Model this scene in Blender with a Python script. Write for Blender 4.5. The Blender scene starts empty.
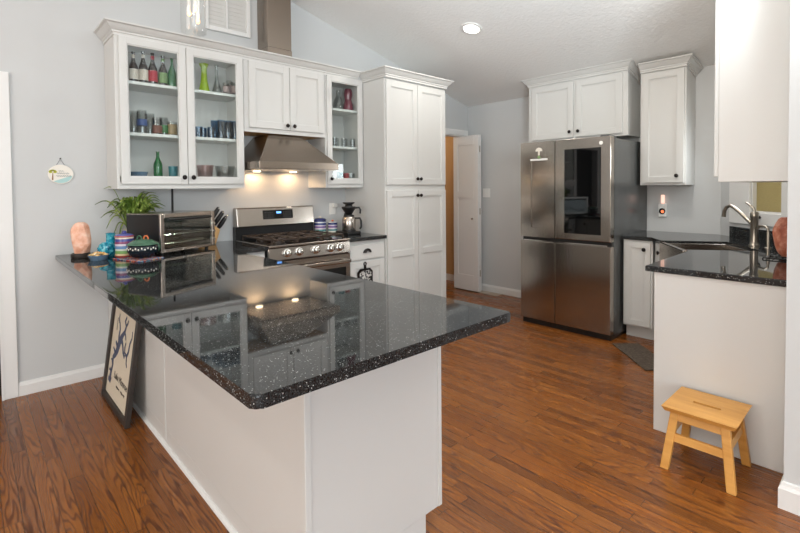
import bpy, bmesh, math, random
from mathutils import Vector, Matrix
random.seed(7)
SC = bpy.context.scene
COL = SC.collection
PI = math.pi

def S(r, g, b):
    def f(c):
        c /= 255.0
        return c / 12.92 if c <= 0.04045 else ((c + 0.055) / 1.055) ** 2.4
    return (f(r), f(g), f(b), 1.0)

# ------------------------------------------------------------------ camera
cd = bpy.data.cameras.new('camera')
cam = bpy.data.objects.new('camera', cd)
COL.objects.link(cam)
Fv = Vector((0.68114528, 0.73161886, -0.02783789))
Rv = Vector((0.73170817, -0.68156175, -0.00875979))
Uv = Vector((0.02538206, 0.01440252, 0.99957407))
cam.matrix_world = Matrix(((Rv.x, Uv.x, -Fv.x, -0.434), (Rv.y, Uv.y, -Fv.y, -3.9586),
                           (Rv.z, Uv.z, -Fv.z, 1.3543), (0, 0, 0, 1)))
cd.sensor_fit = 'HORIZONTAL'
cd.sensor_width = 36.0
cd.lens = 464.8 / 800 * 36.0
cd.shift_y = -(266.5 - 201.26) / 800
cd.clip_start = 0.05
SC.camera = cam
# ------------------------------------------------------------------ world, big lights, exposure
w = bpy.data.worlds.new('world')
SC.world = w
w.use_nodes = True
w.node_tree.nodes['Background'].inputs['Color'].default_value = (0.86, 0.93, 1.0, 1)
w.node_tree.nodes['Background'].inputs['Strength'].default_value = 1.7

def area(name, loc, target, sx, sy, power, color):
    l = bpy.data.lights.new(name, 'AREA')
    l.shape = 'RECTANGLE'
    l.size, l.size_y, l.energy, l.color = sx, sy, power, color
    o = bpy.data.objects.new(name, l)
    COL.objects.link(o)
    o.location = loc
    o.rotation_euler = (Vector(target) - Vector(loc)).to_track_quat('-Z', 'Y').to_euler()
    return o
# daylight through the dining room windows behind and left of the camera
area('daylight_rear_window', (-1.6, -7.8, 1.55), (-1.6, 0, 1.55), 3.4, 2.0, 72, (0.84, 0.94, 1.0))
area('daylight_side_window', (-4.4, -3.6, 1.55), (0, -3.6, 1.45), 3.2, 1.9, 92, (1.0, 0.89, 0.77))
area('daylight_front_window', (1.2, -7.8, 1.6), (1.4, 0, 1.5), 1.6, 1.9, 28, (0.84, 0.94, 1.0))
# unseen fill lamps, added and aimed upward to brighten the ceilings
area('ceiling_fill', (-.9, -5.4, 2.0), (-.6, -5.0, 3.9), .8, .8, 70, (.95, .98, 1.0))
fill = area('ceiling_fill', (.2, -4.6, 1.9), (1.7, -3.2, 3.2), .6, .6, 36, (.84, .94, 1.0))
fill.data.spread = math.radians(70)
# daylight from the corner window over the sink
area('daylight_sink_window', (4.10, -3.16, 1.62), (3.0, -2.06, 1.3), .30, .3, 5, (.92, .97, 1.0))
SC.view_settings.view_transform = 'Standard'
SC.view_settings.look = 'None'
SC.view_settings.exposure = 0.12
SC.view_settings.gamma = 1.0
SC.view_settings.use_curve_mapping = False
CAN_POWER = 9.0
HOOD_POWER = 2.1

# ------------------------------------------------------------------ materials
def newmat(name):
    m = bpy.data.materials.new(name)
    m.use_nodes = True
    nt = m.node_tree
    return m, nt, nt.nodes['Principled BSDF']

def plain(name, col, rough=0.5, metal=0.0, spec=0.5, bump=0.0, bscale=60, var=0.0, coat=0.0, aniso=None):
    m, nt, p = newmat(name)
    p.inputs['Base Color'].default_value = col
    p.inputs['Roughness'].default_value = rough
    p.inputs['Metallic'].default_value = metal
    p.inputs['Specular IOR Level'].default_value = spec
    p.inputs['Coat Weight'].default_value = coat
    tc = nt.nodes.new('ShaderNodeTexCoord')
    if bump or var:
        n = nt.nodes.new('ShaderNodeTexNoise')
        n.inputs['Scale'].default_value = bscale
        n.inputs['Detail'].default_value = 4
        if aniso:
            mp = nt.nodes.new('ShaderNodeMapping')
            mp.inputs['Scale'].default_value = aniso
            nt.links.new(tc.outputs['Object'], mp.inputs['Vector'])
            nt.links.new(mp.outputs['Vector'], n.inputs['Vector'])
        else:
            nt.links.new(tc.outputs['Object'], n.inputs['Vector'])
        if bump:
            b = nt.nodes.new('ShaderNodeBump')
            b.inputs['Strength'].default_value = bump
            b.inputs['Distance'].default_value = 0.01
            nt.links.new(n.outputs['Fac'], b.inputs['Height'])
            nt.links.new(b.outputs['Normal'], p.inputs['Normal'])
        if var:
            mx = nt.nodes.new('ShaderNodeMix')
            mx.data_type = 'RGBA'
            mx.inputs[6].default_value = tuple(c * (1 - var) for c in col[:3]) + (1,)
            mx.inputs[7].default_value = tuple(min(1, c * (1 + var)) for c in col[:3]) + (1,)
            nt.links.new(n.outputs['Fac'], mx.inputs[0])
            nt.links.new(mx.outputs[2], p.inputs['Base Color'])
    return m

def mathn(nt, op, a, b=None, clamp=False):
    n = nt.nodes.new('ShaderNodeMath')
    n.operation = op
    n.use_clamp = clamp
    for i, v in enumerate((a, b)):
        if v is None:
            continue
        if isinstance(v, (int, float)):
            n.inputs[i].default_value = v
        else:
            nt.links.new(v, n.inputs[i])
    return n.outputs[0]

def glassy(name, tint, refl=0.9, base=0.06, edge=0.4):
    m, nt, p = newmat(name)
    nt.nodes.remove(p)
    out = nt.nodes['Material Output']
    t = nt.nodes.new('ShaderNodeBsdfTransparent')
    t.inputs['Color'].default_value = tint
    g = nt.nodes.new('ShaderNodeBsdfGlossy')
    g.inputs['Roughness'].default_value = 0.02
    g.inputs['Color'].default_value = (refl, refl, refl, 1)
    f = nt.nodes.new('ShaderNodeLayerWeight')
    f.inputs['Blend'].default_value = 0.5
    fac = mathn(nt, 'ADD', mathn(nt, 'MULTIPLY', mathn(nt, 'POWER', f.outputs['Facing'], 4.0), edge), base, True)
    mx = nt.nodes.new('ShaderNodeMixShader')
    nt.links.new(fac, mx.inputs[0])
    nt.links.new(t.outputs[0], mx.inputs[1])
    nt.links.new(g.outputs[0], mx.inputs[2])
    nt.links.new(mx.outputs[0], out.inputs['Surface'])
    return m

def emis(name, col, s):
    m, nt, p = newmat(name)
    p.inputs['Base Color'].default_value = col
    p.inputs['Emission Color'].default_value = col
    p.inputs['Emission Strength'].default_value = s
    return m

def comb(nt, x, y, z):
    c = nt.nodes.new('ShaderNodeCombineXYZ')
    for i, v in enumerate((x, y, z)):
        if isinstance(v, (int, float)):
            c.inputs[i].default_value = v
        else:
            nt.links.new(v, c.inputs[i])
    return c.outputs[0]

def ramp(nt, fac, stops):
    r = nt.nodes.new('ShaderNodeValToRGB')
    el = r.color_ramp.elements
    while len(el) < len(stops):
        el.new(0.5)
    for e, (p, c) in zip(el, stops):
        e.position = p
        e.color = c
    nt.links.new(fac, r.inputs[0])
    return r.outputs[0]

def floor_mat():
    m, nt, p = newmat('oak_strip_floor')
    tc = nt.nodes.new('ShaderNodeTexCoord')
    sx = nt.nodes.new('ShaderNodeSeparateXYZ')
    nt.links.new(tc.outputs['Object'], sx.inputs[0])
    X, Y = sx.outputs[0], sx.outputs[1]
    W, L = 0.060, 0.85
    xs = mathn(nt, 'DIVIDE', X, W)
    xi = mathn(nt, 'FLOOR', xs)
    xf = mathn(nt, 'FRACT', xs)
    wn = nt.nodes.new('ShaderNodeTexWhiteNoise')
    wn.noise_dimensions = '1D'
    nt.links.new(xi, wn.inputs['W'])
    ys = mathn(nt, 'ADD', mathn(nt, 'DIVIDE', Y, L), mathn(nt, 'MULTIPLY', wn.outputs['Value'], 7.3))
    yi = mathn(nt, 'FLOOR', ys)
    yf = mathn(nt, 'FRACT', ys)
    wb = nt.nodes.new('ShaderNodeTexWhiteNoise')
    wb.noise_dimensions = '2D'
    nt.links.new(comb(nt, xi, yi, 0), wb.inputs['Vector'])
    bid = wb.outputs['Value']
    # cathedral grain, warped rings stretched along the board
    nz = nt.nodes.new('ShaderNodeTexNoise')
    nz.inputs['Scale'].default_value = 1.0
    nz.inputs['Detail'].default_value = 2.5
    nz.inputs['Roughness'].default_value = 0.45
    gv = comb(nt, mathn(nt, 'ADD', mathn(nt, 'MULTIPLY', X, 9.0), mathn(nt, 'MULTIPLY', bid, 91.0)),
              mathn(nt, 'ADD', mathn(nt, 'MULTIPLY', Y, 0.75), mathn(nt, 'MULTIPLY', bid, 37.0)),
              mathn(nt, 'MULTIPLY', bid, 13.0))
    nt.links.new(gv, nz.inputs['Vector'])
    ph = mathn(nt, 'ADD', mathn(nt, 'MULTIPLY', nz.outputs['Fac'], 24.0), mathn(nt, 'MULTIPLY', X, 62.0))
    rings = mathn(nt, 'SINE', mathn(nt, 'MULTIPLY', ph, 6.2832))
    rg = mathn(nt, 'ADD', mathn(nt, 'MULTIPLY', rings, 0.5), 0.5)
    rg = mathn(nt, 'POWER', rg, 3.6)
    nf = nt.nodes.new('ShaderNodeTexNoise')
    nf.inputs['Scale'].default_value = 1.0
    nf.inputs['Detail'].default_value = 3
    nt.links.new(comb(nt, mathn(nt, 'MULTIPLY', X, 330.0), mathn(nt, 'MULTIPLY', Y, 12.0), bid), nf.inputs['Vector'])
    base = ramp(nt, bid, [(0.0, S(126, 75, 31)), (0.3, S(152, 92, 38)), (0.6, S(168, 105, 46)), (0.8, S(138, 82, 33)), (1.0, S(160, 95, 36))])
    mx = nt.nodes.new('ShaderNodeMix')
    mx.data_type = 'RGBA'
    mx.blend_type = 'MULTIPLY'
    nt.links.new(mathn(nt, 'MULTIPLY', rg, 0.82), mx.inputs[0])
    nt.links.new(base, mx.inputs[6])
    mx.inputs[7].default_value = (0.26, 0.16, 0.10, 1)
    mx2 = nt.nodes.new('ShaderNodeMix')
    mx2.data_type = 'RGBA'
    mx2.blend_type = 'MULTIPLY'
    nt.links.new(mathn(nt, 'MULTIPLY', mathn(nt, 'MULTIPLY', mathn(nt, 'SUBTRACT', 0.62, nf.outputs['Fac'], True), 3.0, True), 0.6), mx2.inputs[0])
    nt.links.new(mx.outputs[2], mx2.inputs[6])
    mx2.inputs[7].default_value = (0.4, 0.3, 0.22, 1)
    ex = mathn(nt, 'MINIMUM', xf, mathn(nt, 'SUBTRACT', 1.0, xf))
    ey = mathn(nt, 'MINIMUM', yf, mathn(nt, 'SUBTRACT', 1.0, yf))
    gap = mathn(nt, 'MAXIMUM', mathn(nt, 'LESS_THAN', ex, 0.028), mathn(nt, 'LESS_THAN', ey, 0.0022))
    mx3 = nt.nodes.new('ShaderNodeMix')
    mx3.data_type = 'RGBA'
    nt.links.new(mathn(nt, 'MULTIPLY', gap, 0.75), mx3.inputs[0])
    nt.links.new(mx2.outputs[2], mx3.inputs[6])
    mx3.inputs[7].default_value = S(40, 20, 10)
    nt.links.new(mx3.outputs[2], p.inputs['Base Color'])
    p.inputs['Roughness'].default_value = 0.3
    nt.links.new(mathn(nt, 'ADD', 0.24, mathn(nt, 'MULTIPLY', rg, 0.15)), p.inputs['Roughness'])
    b = nt.nodes.new('ShaderNodeBump')
    b.inputs['Strength'].default_value = 0.15
    b.inputs['Distance'].default_value = 0.002
    nt.links.new(mathn(nt, 'SUBTRACT', 1.0, mathn(nt, 'ADD', gap, mathn(nt, 'MULTIPLY', rg, 0.3))), b.inputs['Height'])
    nt.links.new(b.outputs['Normal'], p.inputs['Normal'])
    return m

def granite_mat():
    m, nt, p = newmat('black_speckled_stone')
    tc = nt.nodes.new('ShaderNodeTexCoord')
    col = None
    def fleck(scale, thr, rad):
        v = nt.nodes.new('ShaderNodeTexVoronoi')
        v.inputs['Scale'].default_value = scale
        nt.links.new(tc.outputs['Object'], v.inputs['Vector'])
        s = nt.nodes.new('ShaderNodeSeparateColor')
        nt.links.new(v.outputs['Color'], s.inputs[0])
        return mathn(nt, 'MULTIPLY', mathn(nt, 'GREATER_THAN', s.outputs[0], thr), mathn(nt, 'LESS_THAN', v.outputs['Distance'], rad))
    a = fleck(230, 0.915, 0.34)
    b = fleck(380, 0.75, 0.36)
    n = nt.nodes.new('ShaderNodeTexNoise')
    n.inputs['Scale'].default_value = 240
    n.inputs['Detail'].default_value = 3
    nt.links.new(tc.outputs['Object'], n.inputs['Vector'])
    base = ramp(nt, n.outputs['Fac'], [(0.35, S(14, 15, 16)), (0.7, S(52, 54, 55))])
    m1 = nt.nodes.new('ShaderNodeMix')
    m1.data_type = 'RGBA'
    nt.links.new(b, m1.inputs[0])
    nt.links.new(base, m1.inputs[6])
    m1.inputs[7].default_value = S(98, 100, 100)
    m2 = nt.nodes.new('ShaderNodeMix')
    m2.data_type = 'RGBA'
    nt.links.new(a, m2.inputs[0])
    nt.links.new(m1.outputs[2], m2.inputs[6])
    m2.inputs[7].default_value = S(176, 177, 175)
    nt.links.new(m2.outputs[2], p.inputs['Base Color'])
    p.inputs['Roughness'].default_value = 0.035
    p.inputs['IOR'].default_value = 1.44
    return m

def wood_mat(name, c0, c1, scale=1.0, axis=(30, 3, 30), rough=0.4):
    m, nt, p = newmat(name)
    tc = nt.nodes.new('ShaderNodeTexCoord')
    mp = nt.nodes.new('ShaderNodeMapping')
    mp.inputs['Scale'].default_value = tuple(a * scale for a in axis)
    nt.links.new(tc.outputs['Object'], mp.inputs['Vector'])
    n = nt.nodes.new('ShaderNodeTexNoise')
    n.inputs['Scale'].default_value = 1.6
    n.inputs['Detail'].default_value = 5
    nt.links.new(mp.outputs['Vector'], n.inputs['Vector'])
    nt.links.new(ramp(nt, n.outputs['Fac'], [(0.3, c0), (0.7, c1)]), p.inputs['Base Color'])
    p.inputs['Roughness'].default_value = rough
    return m

def bands_mat(name, stops, z0, z1, rough=0.25):
    m, nt, p = newmat(name)
    tc = nt.nodes.new('ShaderNodeTexCoord')
    sx = nt.nodes.new('ShaderNodeSeparateXYZ')
    nt.links.new(tc.outputs['Object'], sx.inputs[0])
    f = mathn(nt, 'DIVIDE', mathn(nt, 'SUBTRACT', sx.outputs[2], z0), z1 - z0)
    c = ramp(nt, f, stops)
    c.node.color_ramp.interpolation = 'CONSTANT'
    nt.links.new(c, p.inputs['Base Color'])
    p.inputs['Roughness'].default_value = rough
    return m

def cells_mat(name, cols, scale=30, rough=0.3, trans=0.0, noise=False):
    m, nt, p = newmat(name)
    tc = nt.nodes.new('ShaderNodeTexCoord')
    if noise:
        v = nt.nodes.new('ShaderNodeTexNoise')
        v.inputs['Scale'].default_value = scale
        v.inputs['Detail'].default_value = 5
        nt.links.new(tc.outputs['Object'], v.inputs['Vector'])
        fac = v.outputs['Fac']
        st = [(0.3 + 0.4 * i / max(1, len(cols) - 1), c) for i, c in enumerate(cols)]
    else:
        v = nt.nodes.new('ShaderNodeTexVoronoi')
        v.inputs['Scale'].default_value = scale
        nt.links.new(tc.outputs['Object'], v.inputs['Vector'])
        s = nt.nodes.new('ShaderNodeSeparateColor')
        nt.links.new(v.outputs['Color'], s.inputs[0])
        fac = s.outputs[0]
        st = [(i / len(cols), c) for i, c in enumerate(cols)]
    c = ramp(nt, fac, st)
    if not noise:
        c.node.color_ramp.interpolation = 'CONSTANT'
    nt.links.new(c, p.inputs['Base Color'])
    p.inputs['Roughness'].default_value = rough
    p.inputs['Transmission Weight'].default_value = trans
    return m

M = {}
M['wall'] = plain('grey_wall_paint', S(201, 203, 203), 0.85, bump=0.02, bscale=150)
M['ceil'] = plain('textured_white_ceiling', S(238, 238, 236), 0.95, bump=0.5, bscale=38)
M['trim'] = plain('white_trim_paint', S(228, 228, 226), 0.4, bump=0.01)
M['cab'] = plain('white_cabinet_paint', S(210, 210, 207), 0.38, bump=0.008, bscale=40)
M['cabin'] = plain('white_melamine_interior', S(222, 226, 224), 0.5, bump=0.005)
M['panel'] = plain('white_end_panel', S(210, 209, 206), 0.33, bump=0.006, bscale=30)
M['floor'] = floor_mat()
M['stone'] = granite_mat()
M['steel'] = plain('brushed_stainless', S(176, 168, 160), 0.24, 1.0, bump=0.012, bscale=18, aniso=(1, 1, 40))
M['fsteel'] = plain('fridge_stainless', S(168, 161, 153), 0.17, 1.0, bump=0.02, bscale=6, aniso=(3, 14, 2))
M['hsteel'] = plain('hood_stainless', S(158, 146, 134), 0.27, 1.0, bump=0.01, bscale=12, aniso=(30, 1, 1))
M['chrome'] = plain('polished_metal', S(205, 203, 198), 0.12, 1.0, bump=0.002)
M['nickel'] = plain('brushed_nickel', S(168, 160, 148), 0.28, 1.0, bump=0.004)
M['fside'] = plain('fridge_grey_side', S(92, 94, 94), 0.22, 0.35, bump=0.02, bscale=220)
M['black'] = plain('black_plastic', S(24, 24, 25), 0.35, bump=0.006)
M['iron'] = plain('cast_iron', S(62, 50, 42), 0.35, bump=0.1, bscale=200)
M['knob'] = plain('dark_bronze_hardware', S(38, 33, 31), 0.3, 0.6, bump=0.01)
M['bglass'] = plain('black_glass', S(8, 9, 10), 0.03, 0.0, bump=0.001)
M['glass'] = glassy('clear_pane', (0.97, 0.985, 0.98, 1), base=0.022, edge=0.25)
M['tumbler'] = glassy('clear_tumbler_glass', (0.90, 0.92, 0.92, 1), base=0.10)
M['blueglass'] = glassy('blue_tumbler_glass', (0.50, 0.66, 0.80, 1), base=0.08)
M['bulbglass'] = glassy('pendant_glass', (0.985, 0.985, 0.98, 1), base=0.04, edge=0.3)
M['greenb'] = plain('green_bottle_glass', S(18, 96, 48), 0.08, spec=0.8, bump=0.004)
M['brownb'] = plain('dark_brown_bottle_glass', S(42, 33, 30), 0.1, spec=0.8, bump=0.004)
M['lime'] = plain('lime_green_glass', S(150, 180, 20), 0.12, spec=0.7, bump=0.004)
M['burg'] = plain('burgundy_glass', S(112, 38, 58), 0.12, spec=0.7, bump=0.004)
M['white'] = plain('white_plastic', S(236, 236, 233), 0.35, bump=0.004)
M['cream'] = plain('cream_ceramic', S(232, 226, 214), 0.3, bump=0.004)
M['tan'] = plain('tan_hall_paint', S(196, 158, 112), 0.85, bump=0.02)
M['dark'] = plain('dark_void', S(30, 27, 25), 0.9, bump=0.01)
M['pine'] = wood_mat('honey_pine', S(196, 138, 64), S(216, 160, 84), 1.0, (22, 3, 22), 0.4)
M['blockwood'] = wood_mat('knife_block_wood', S(196, 146, 84), S(218, 172, 110), 1.0, (30, 30, 3), 0.5)
M['framewood'] = wood_mat('dark_walnut_frame', S(36, 31, 28), S(58, 49, 43), 1.0, (8, 8, 8), 0.5)
M['redwood'] = wood_mat('red_brown_wood', S(110, 54, 34), S(140, 74, 48), 1.0, (8, 8, 30), 0.5)
M['salt'] = cells_mat('pink_rock_salt', [S(205, 136, 108), S(232, 176, 148), S(243, 208, 188)], 22, 0.45, noise=True)
M['redsalt'] = cells_mat('orange_rock_salt', [S(168, 82, 56), S(206, 122, 92), S(232, 170, 146)], 26, 0.5, noise=True)
M['teal'] = cells_mat('teal_art_glass', [S(8, 88, 116), S(28, 140, 164), S(120, 204, 212)], 40, 0.1, noise=True)
M['leaf'] = cells_mat('spider_plant_leaf', [S(58, 84, 30), S(106, 132, 50), S(176, 188, 104)], 14, 0.45, noise=True)
M['rug'] = cells_mat('woven_grey_rug', [S(50, 42, 35), S(80, 69, 58), S(108, 96, 83)], 60, 0.95, noise=True)
M['mat'] = cells_mat('woven_bright_mat', [S(150, 44, 44), S(52, 92, 140), S(196, 150, 110), S(60, 40, 50), S(110, 160, 176), S(180, 70, 60)], 95, 0.9)
M['teapot'] = cells_mat('green_glaze', [S(50, 84, 66), S(84, 122, 98)], 20, 0.2, noise=True)
M['navyglaze'] = plain('dark_blue_glaze', S(20, 30, 38), 0.12, bump=0.01)
M['shell'] = cells_mat('mixed_shells', [S(214, 178, 120), S(232, 206, 160), S(240, 230, 210), S(206, 150, 74)], 70, 0.5)
M['blueglaze'] = plain('slate_blue_glaze', S(92, 116, 138), 0.25, bump=0.01)
M['canister'] = bands_mat('striped_canister_glaze', [
    (0.0, S(150, 66, 60)), (0.08, S(214, 190, 150)), (0.16, S(120, 160, 96)), (0.29, S(200, 206, 190)),
    (0.36, S(94, 132, 176)), (0.50, S(206, 198, 208)), (0.58, S(126, 58, 98)), (0.68, S(64, 72, 138)), (0.80, S(226, 206, 190)), (0.88, S(170, 84, 92)), (0.93, S(84, 90, 150))], 0.0, 0.15)
M['canister2'] = bands_mat('banded_canister_glaze', [
    (0.0, S(170, 190, 160)), (0.12, S(226, 226, 216)), (0.22, S(96, 150, 150)), (0.36, S(222, 214, 220)),
    (0.46, S(120, 92, 150)), (0.60, S(200, 190, 206)), (0.68, S(52, 66, 120)), (0.84, S(206, 210, 214)), (0.92, S(44, 54, 110))], 0.0, 0.13)
M['orange'] = plain('orange_glaze', S(206, 110, 60), 0.3, bump=0.01)
M['paper'] = plain('cream_print_paper', S(214, 202, 182), 0.7, bump=0.01)
M['ink'] = plain('slate_blue_ink', S(70, 76, 100), 0.7, bump=0.01)
M['text'] = plain('brown_ink', S(60, 48, 44), 0.7, bump=0.01)
M['bamboo'] = plain('woven_bamboo_shade', S(192, 178, 132), 0.8, bump=0.4, bscale=40, var=0.3, aniso=(1, 1, 8))
nt_ = M['bamboo'].node_tree
tr_ = nt_.nodes.new('ShaderNodeBsdfTranslucent'); tr_.inputs['Color'].default_value = S(214, 200, 158)
mx_ = nt_.nodes.new('ShaderNodeMixShader'); mx_.inputs[0].default_value = .5
nt_.links.new(nt_.nodes['Principled BSDF'].outputs[0], mx_.inputs[1]); nt_.links.new(tr_.outputs[0], mx_.inputs[2])
nt_.links.new(mx_.outputs[0], nt_.nodes['Material Output'].inputs['Surface'])
M['reed'] = plain('pleated_window_shade', S(208, 207, 203), 0.8, bump=0.15, bscale=18, var=0.07, aniso=(1, 1, 6))
M['bulb'] = emis('warm_filament', (1.0, 0.55, 0.2, 1), 3.0)
M['lens'] = emis('lamp_lens', (1.0, 0.97, 0.92, 1), 6.0)
M['hoodlens'] = emis('warm_hood_lens', (1.0, 0.78, 0.5, 1), 10.0)
M['lcd'] = emis('blue_display_digits', (0.15, 0.4, 1.0, 1), 1.6)
M['pinkled'] = emis('pink_night_light', (1.0, 0.62, 0.5, 1), 0.9)
M['redled'] = emis('red_orange_glow', (1.0, 0.22, 0.08, 1), 1.0)
M['vent'] = plain('grey_metal_register', S(200, 190, 176), 0.5, 0.1, bump=0.01)
M['red'] = plain('red_glaze', S(150, 40, 46), 0.3, bump=0.01)
M['greenlab'] = plain('sage_label', S(120, 150, 100), 0.6, bump=0.01)
M['redlab'] = plain('red_label', S(176, 52, 66), 0.6, var=0.3, bscale=120)
M['whitelab'] = plain('printed_white_label', S(214, 206, 194), 0.6, var=0.3, bscale=120)
M['tealbox'] = plain('teal_tumbler', S(40, 112, 122), 0.3, bump=0.01)
M['pinkbowl'] = glassy('pale_pink_glass', (0.92, 0.82, 0.82, 1), base=0.08)
M['palmgreen'] = plain('yellow_green_paint', S(196, 196, 70), 0.6, bump=0.01)
M['palmtrunk'] = plain('brown_paint', S(142, 104, 66), 0.6, bump=0.01)
M['seablue'] = plain('pale_sea_paint', S(170, 206, 204), 0.6, bump=0.01)
M['greyline'] = plain('grey_line_paint', S(120, 124, 128), 0.6, bump=0.01)
M['trivetpat'] = cells_mat('black_white_pattern', [S(30, 30, 32), S(190, 190, 186), S(90, 90, 92), S(210, 210, 206)], 60, 0.4)

# ------------------------------------------------------------------ mesh builder
class FR:                      # a vertical working plane: u along, d outward
    def __init__(s, o, U, N):
        s.o, s.U, s.N = Vector(o), Vector(U), Vector(N)
    def p(s, u, z, d):
        v = s.o + s.U * u + s.N * d
        return Vector((v.x, v.y, z))
def FY(y): return FR((0, y, 0), (1, 0, 0), (0, -1, 0))
def FX(x): return FR((x, 0, 0), (0, 1, 0), (-1, 0, 0))

def off(parent):
    t = Vector((0, 0, 0))
    while parent is not None:
        t += parent.location
        parent = parent.parent
    return t

class MB:
    def __init__(s): s.bm = bmesh.new()
    def _hull(s, vs, faces, bv=0, seg=1):
        v = [s.bm.verts.new(p) for p in vs]
        fs = [s.bm.faces.new([v[i] for i in f]) for f in faces]
        if bv:
            es = list({e for f in fs for e in f.edges})
            bmesh.ops.bevel(s.bm, geom=es, offset=bv, segments=seg, affect='EDGES', profile=0.5)
        return s
    BF = [(0, 1, 2, 3), (4, 7, 6, 5), (0, 4, 5, 1), (1, 5, 6, 2), (2, 6, 7, 3), (3, 7, 4, 0)]
    def box(s, x0, x1, y0, y1, z0, z1, bv=0.0, seg=1):
        return s._hull([(x0, y0, z0), (x1, y0, z0), (x1, y1, z0), (x0, y1, z0),
                        (x0, y0, z1), (x1, y0, z1), (x1, y1, z1), (x0, y1, z1)], s.BF, bv, seg)
    def fbox(s, fr, u0, u1, z0, z1, d0, d1, bv=0.0, seg=1):
        P = fr.p
        return s._hull([P(u0, z0, d0), P(u1, z0, d0), P(u1, z0, d1), P(u0, z0, d1),
                        P(u0, z1, d0), P(u1, z1, d0), P(u1, z1, d1), P(u0, z1, d1)], s.BF, bv, seg)
    def hexa(s, pts, bv=0.0, seg=1): return s._hull(pts, s.BF, bv, seg)
    def prism(s, poly, z0, z1, bv=0.0, seg=2):
        n = len(poly)
        vs = [(x, y, z0) for x, y in poly] + [(x, y, z1) for x, y in poly]
        fs = [tuple(range(n)), tuple(range(2 * n - 1, n - 1, -1))] + [(i, (i + 1) % n, n + (i + 1) % n, n + i) for i in range(n)]
        v = [s.bm.verts.new(p) for p in vs]
        F = [s.bm.faces.new([v[i] for i in f]) for f in fs]
        if bv:
            es = list({e for f in F[:2] for e in f.edges})
            bmesh.ops.bevel(s.bm, geom=es, offset=bv, segments=seg, affect='EDGES', profile=0.5)
        return s
    def fprism(s, fr, poly, d0, d1):
        n = len(poly)
        v = [s.bm.verts.new(fr.p(u, z, d0)) for u, z in poly] + [s.bm.verts.new(fr.p(u, z, d1)) for u, z in poly]
        s.bm.faces.new(v[:n])
        s.bm.faces.new(v[:n - 1:-1])
        for i in range(n):
            s.bm.faces.new((v[i], v[(i + 1) % n], v[n + (i + 1) % n], v[n + i]))
        return s
    def lathe(s, prof, c=(0, 0, 0), seg=24, axis=None):
        c = Vector(c)
        q = Vector((0, 0, 1)).rotation_difference(Vector(axis)) if axis else None
        rings = []
        for r, z in prof:
            if r < 1e-6:
                p = Vector((0, 0, z))
                rings.append([s.bm.verts.new(c + (q @ p if q else p))])
            else:
                rg = []
                for k in range(seg):
                    a = 2 * PI * k / seg
                    p = Vector((r * math.cos(a), r * math.sin(a), z))
                    rg.append(s.bm.verts.new(c + (q @ p if q else p)))
                rings.append(rg)
        for A, B in zip(rings, rings[1:]):
            if len(A) == 1 and len(B) == 1: continue
            for k in range(seg):
                k2 = (k + 1) % seg
                if len(A) == 1: s.bm.faces.new((A[0], B[k2], B[k]))
                elif len(B) == 1: s.bm.faces.new((A[k], A[k2], B[0]))
                else: s.bm.faces.new((A[k], A[k2], B[k2], B[k]))
        for rg in (rings[0], rings[-1]):
            if len(rg) > 1 and rings[0] is not rings[-1]:
                try: s.bm.faces.new(rg)
                except ValueError: pass
        return s
    def tube(s, pts, r, seg=10, closed=False):
        pts = [Vector(p) for p in pts]
        n = len(pts)
        rad = r if isinstance(r, (list, tuple)) else [r] * n
        up = None
        rings = []
        for i, p in enumerate(pts):
            a = pts[i - 1] if i > 0 or closed else p
            b = pts[(i + 1) % n] if i < n - 1 or closed else p
            t = (b - a).normalized()
            if up is None:
                up = t.orthogonal().normalized()
            up = (up - t * up.dot(t)).normalized()
            w_ = t.cross(up)
            rings.append([s.bm.verts.new(p + (up * math.cos(2 * PI * k / seg) + w_ * math.sin(2 * PI * k / seg)) * rad[i]) for k in range(seg)])
        m = n if closed else n - 1
        for i in range(m):
            A, B = rings[i], rings[(i + 1) % n]
            for k in range(seg):
                s.bm.faces.new((A[k], A[(k + 1) % seg], B[(k + 1) % seg], B[k]))
        if not closed:
            s.bm.faces.new(rings[0])
            s.bm.faces.new(rings[-1][::-1])
        return s
    def ball(s, c, r, seg=12, rings=8):
        c = Vector(c)
        r = Vector(r) if isinstance(r, (tuple, list)) else Vector((r, r, r))
        res = bmesh.ops.create_uvsphere(s.bm, u_segments=seg, v_segments=rings, radius=1.0)
        for v in res['verts']:
            v.co = Vector((v.co.x * r.x, v.co.y * r.y, v.co.z * r.z)) + c
        return s
    def sweep(s, prof, path, side=1, dz=None):
        """profile (outward, z) swept along an xy path with mitred corners"""
        n = len(path)
        P = [Vector(p) for p in path]
        rings = []
        for i in range(n):
            d0 = (P[i] - P[i - 1]).normalized() if i > 0 else (P[1] - P[0]).normalized()
            d1 = (P[i + 1] - P[i]).normalized() if i < n - 1 else d0
            n0, n1 = Vector((d0.y, -d0.x)) * side, Vector((d1.y, -d1.x)) * side
            m = (n0 + n1)
            m = m / (m.length_squared) * 2
            rings.append([s.bm.verts.new((P[i].x + m.x * o, P[i].y + m.y * o, z + (dz[i] if dz else 0))) for o, z in prof])
        k = len(prof)
        for A, B in zip(rings, rings[1:]):
            for j in range(k):
                s.bm.faces.new((A[j], A[(j + 1) % k], B[(j + 1) % k], B[j]))
        s.bm.faces.new(rings[0])
        s.bm.faces.new(rings[-1][::-1])
        return s
    def xf(s, mat):
        bmesh.ops.transform(s.bm, matrix=mat, verts=s.bm.verts[:])
        return s
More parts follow.
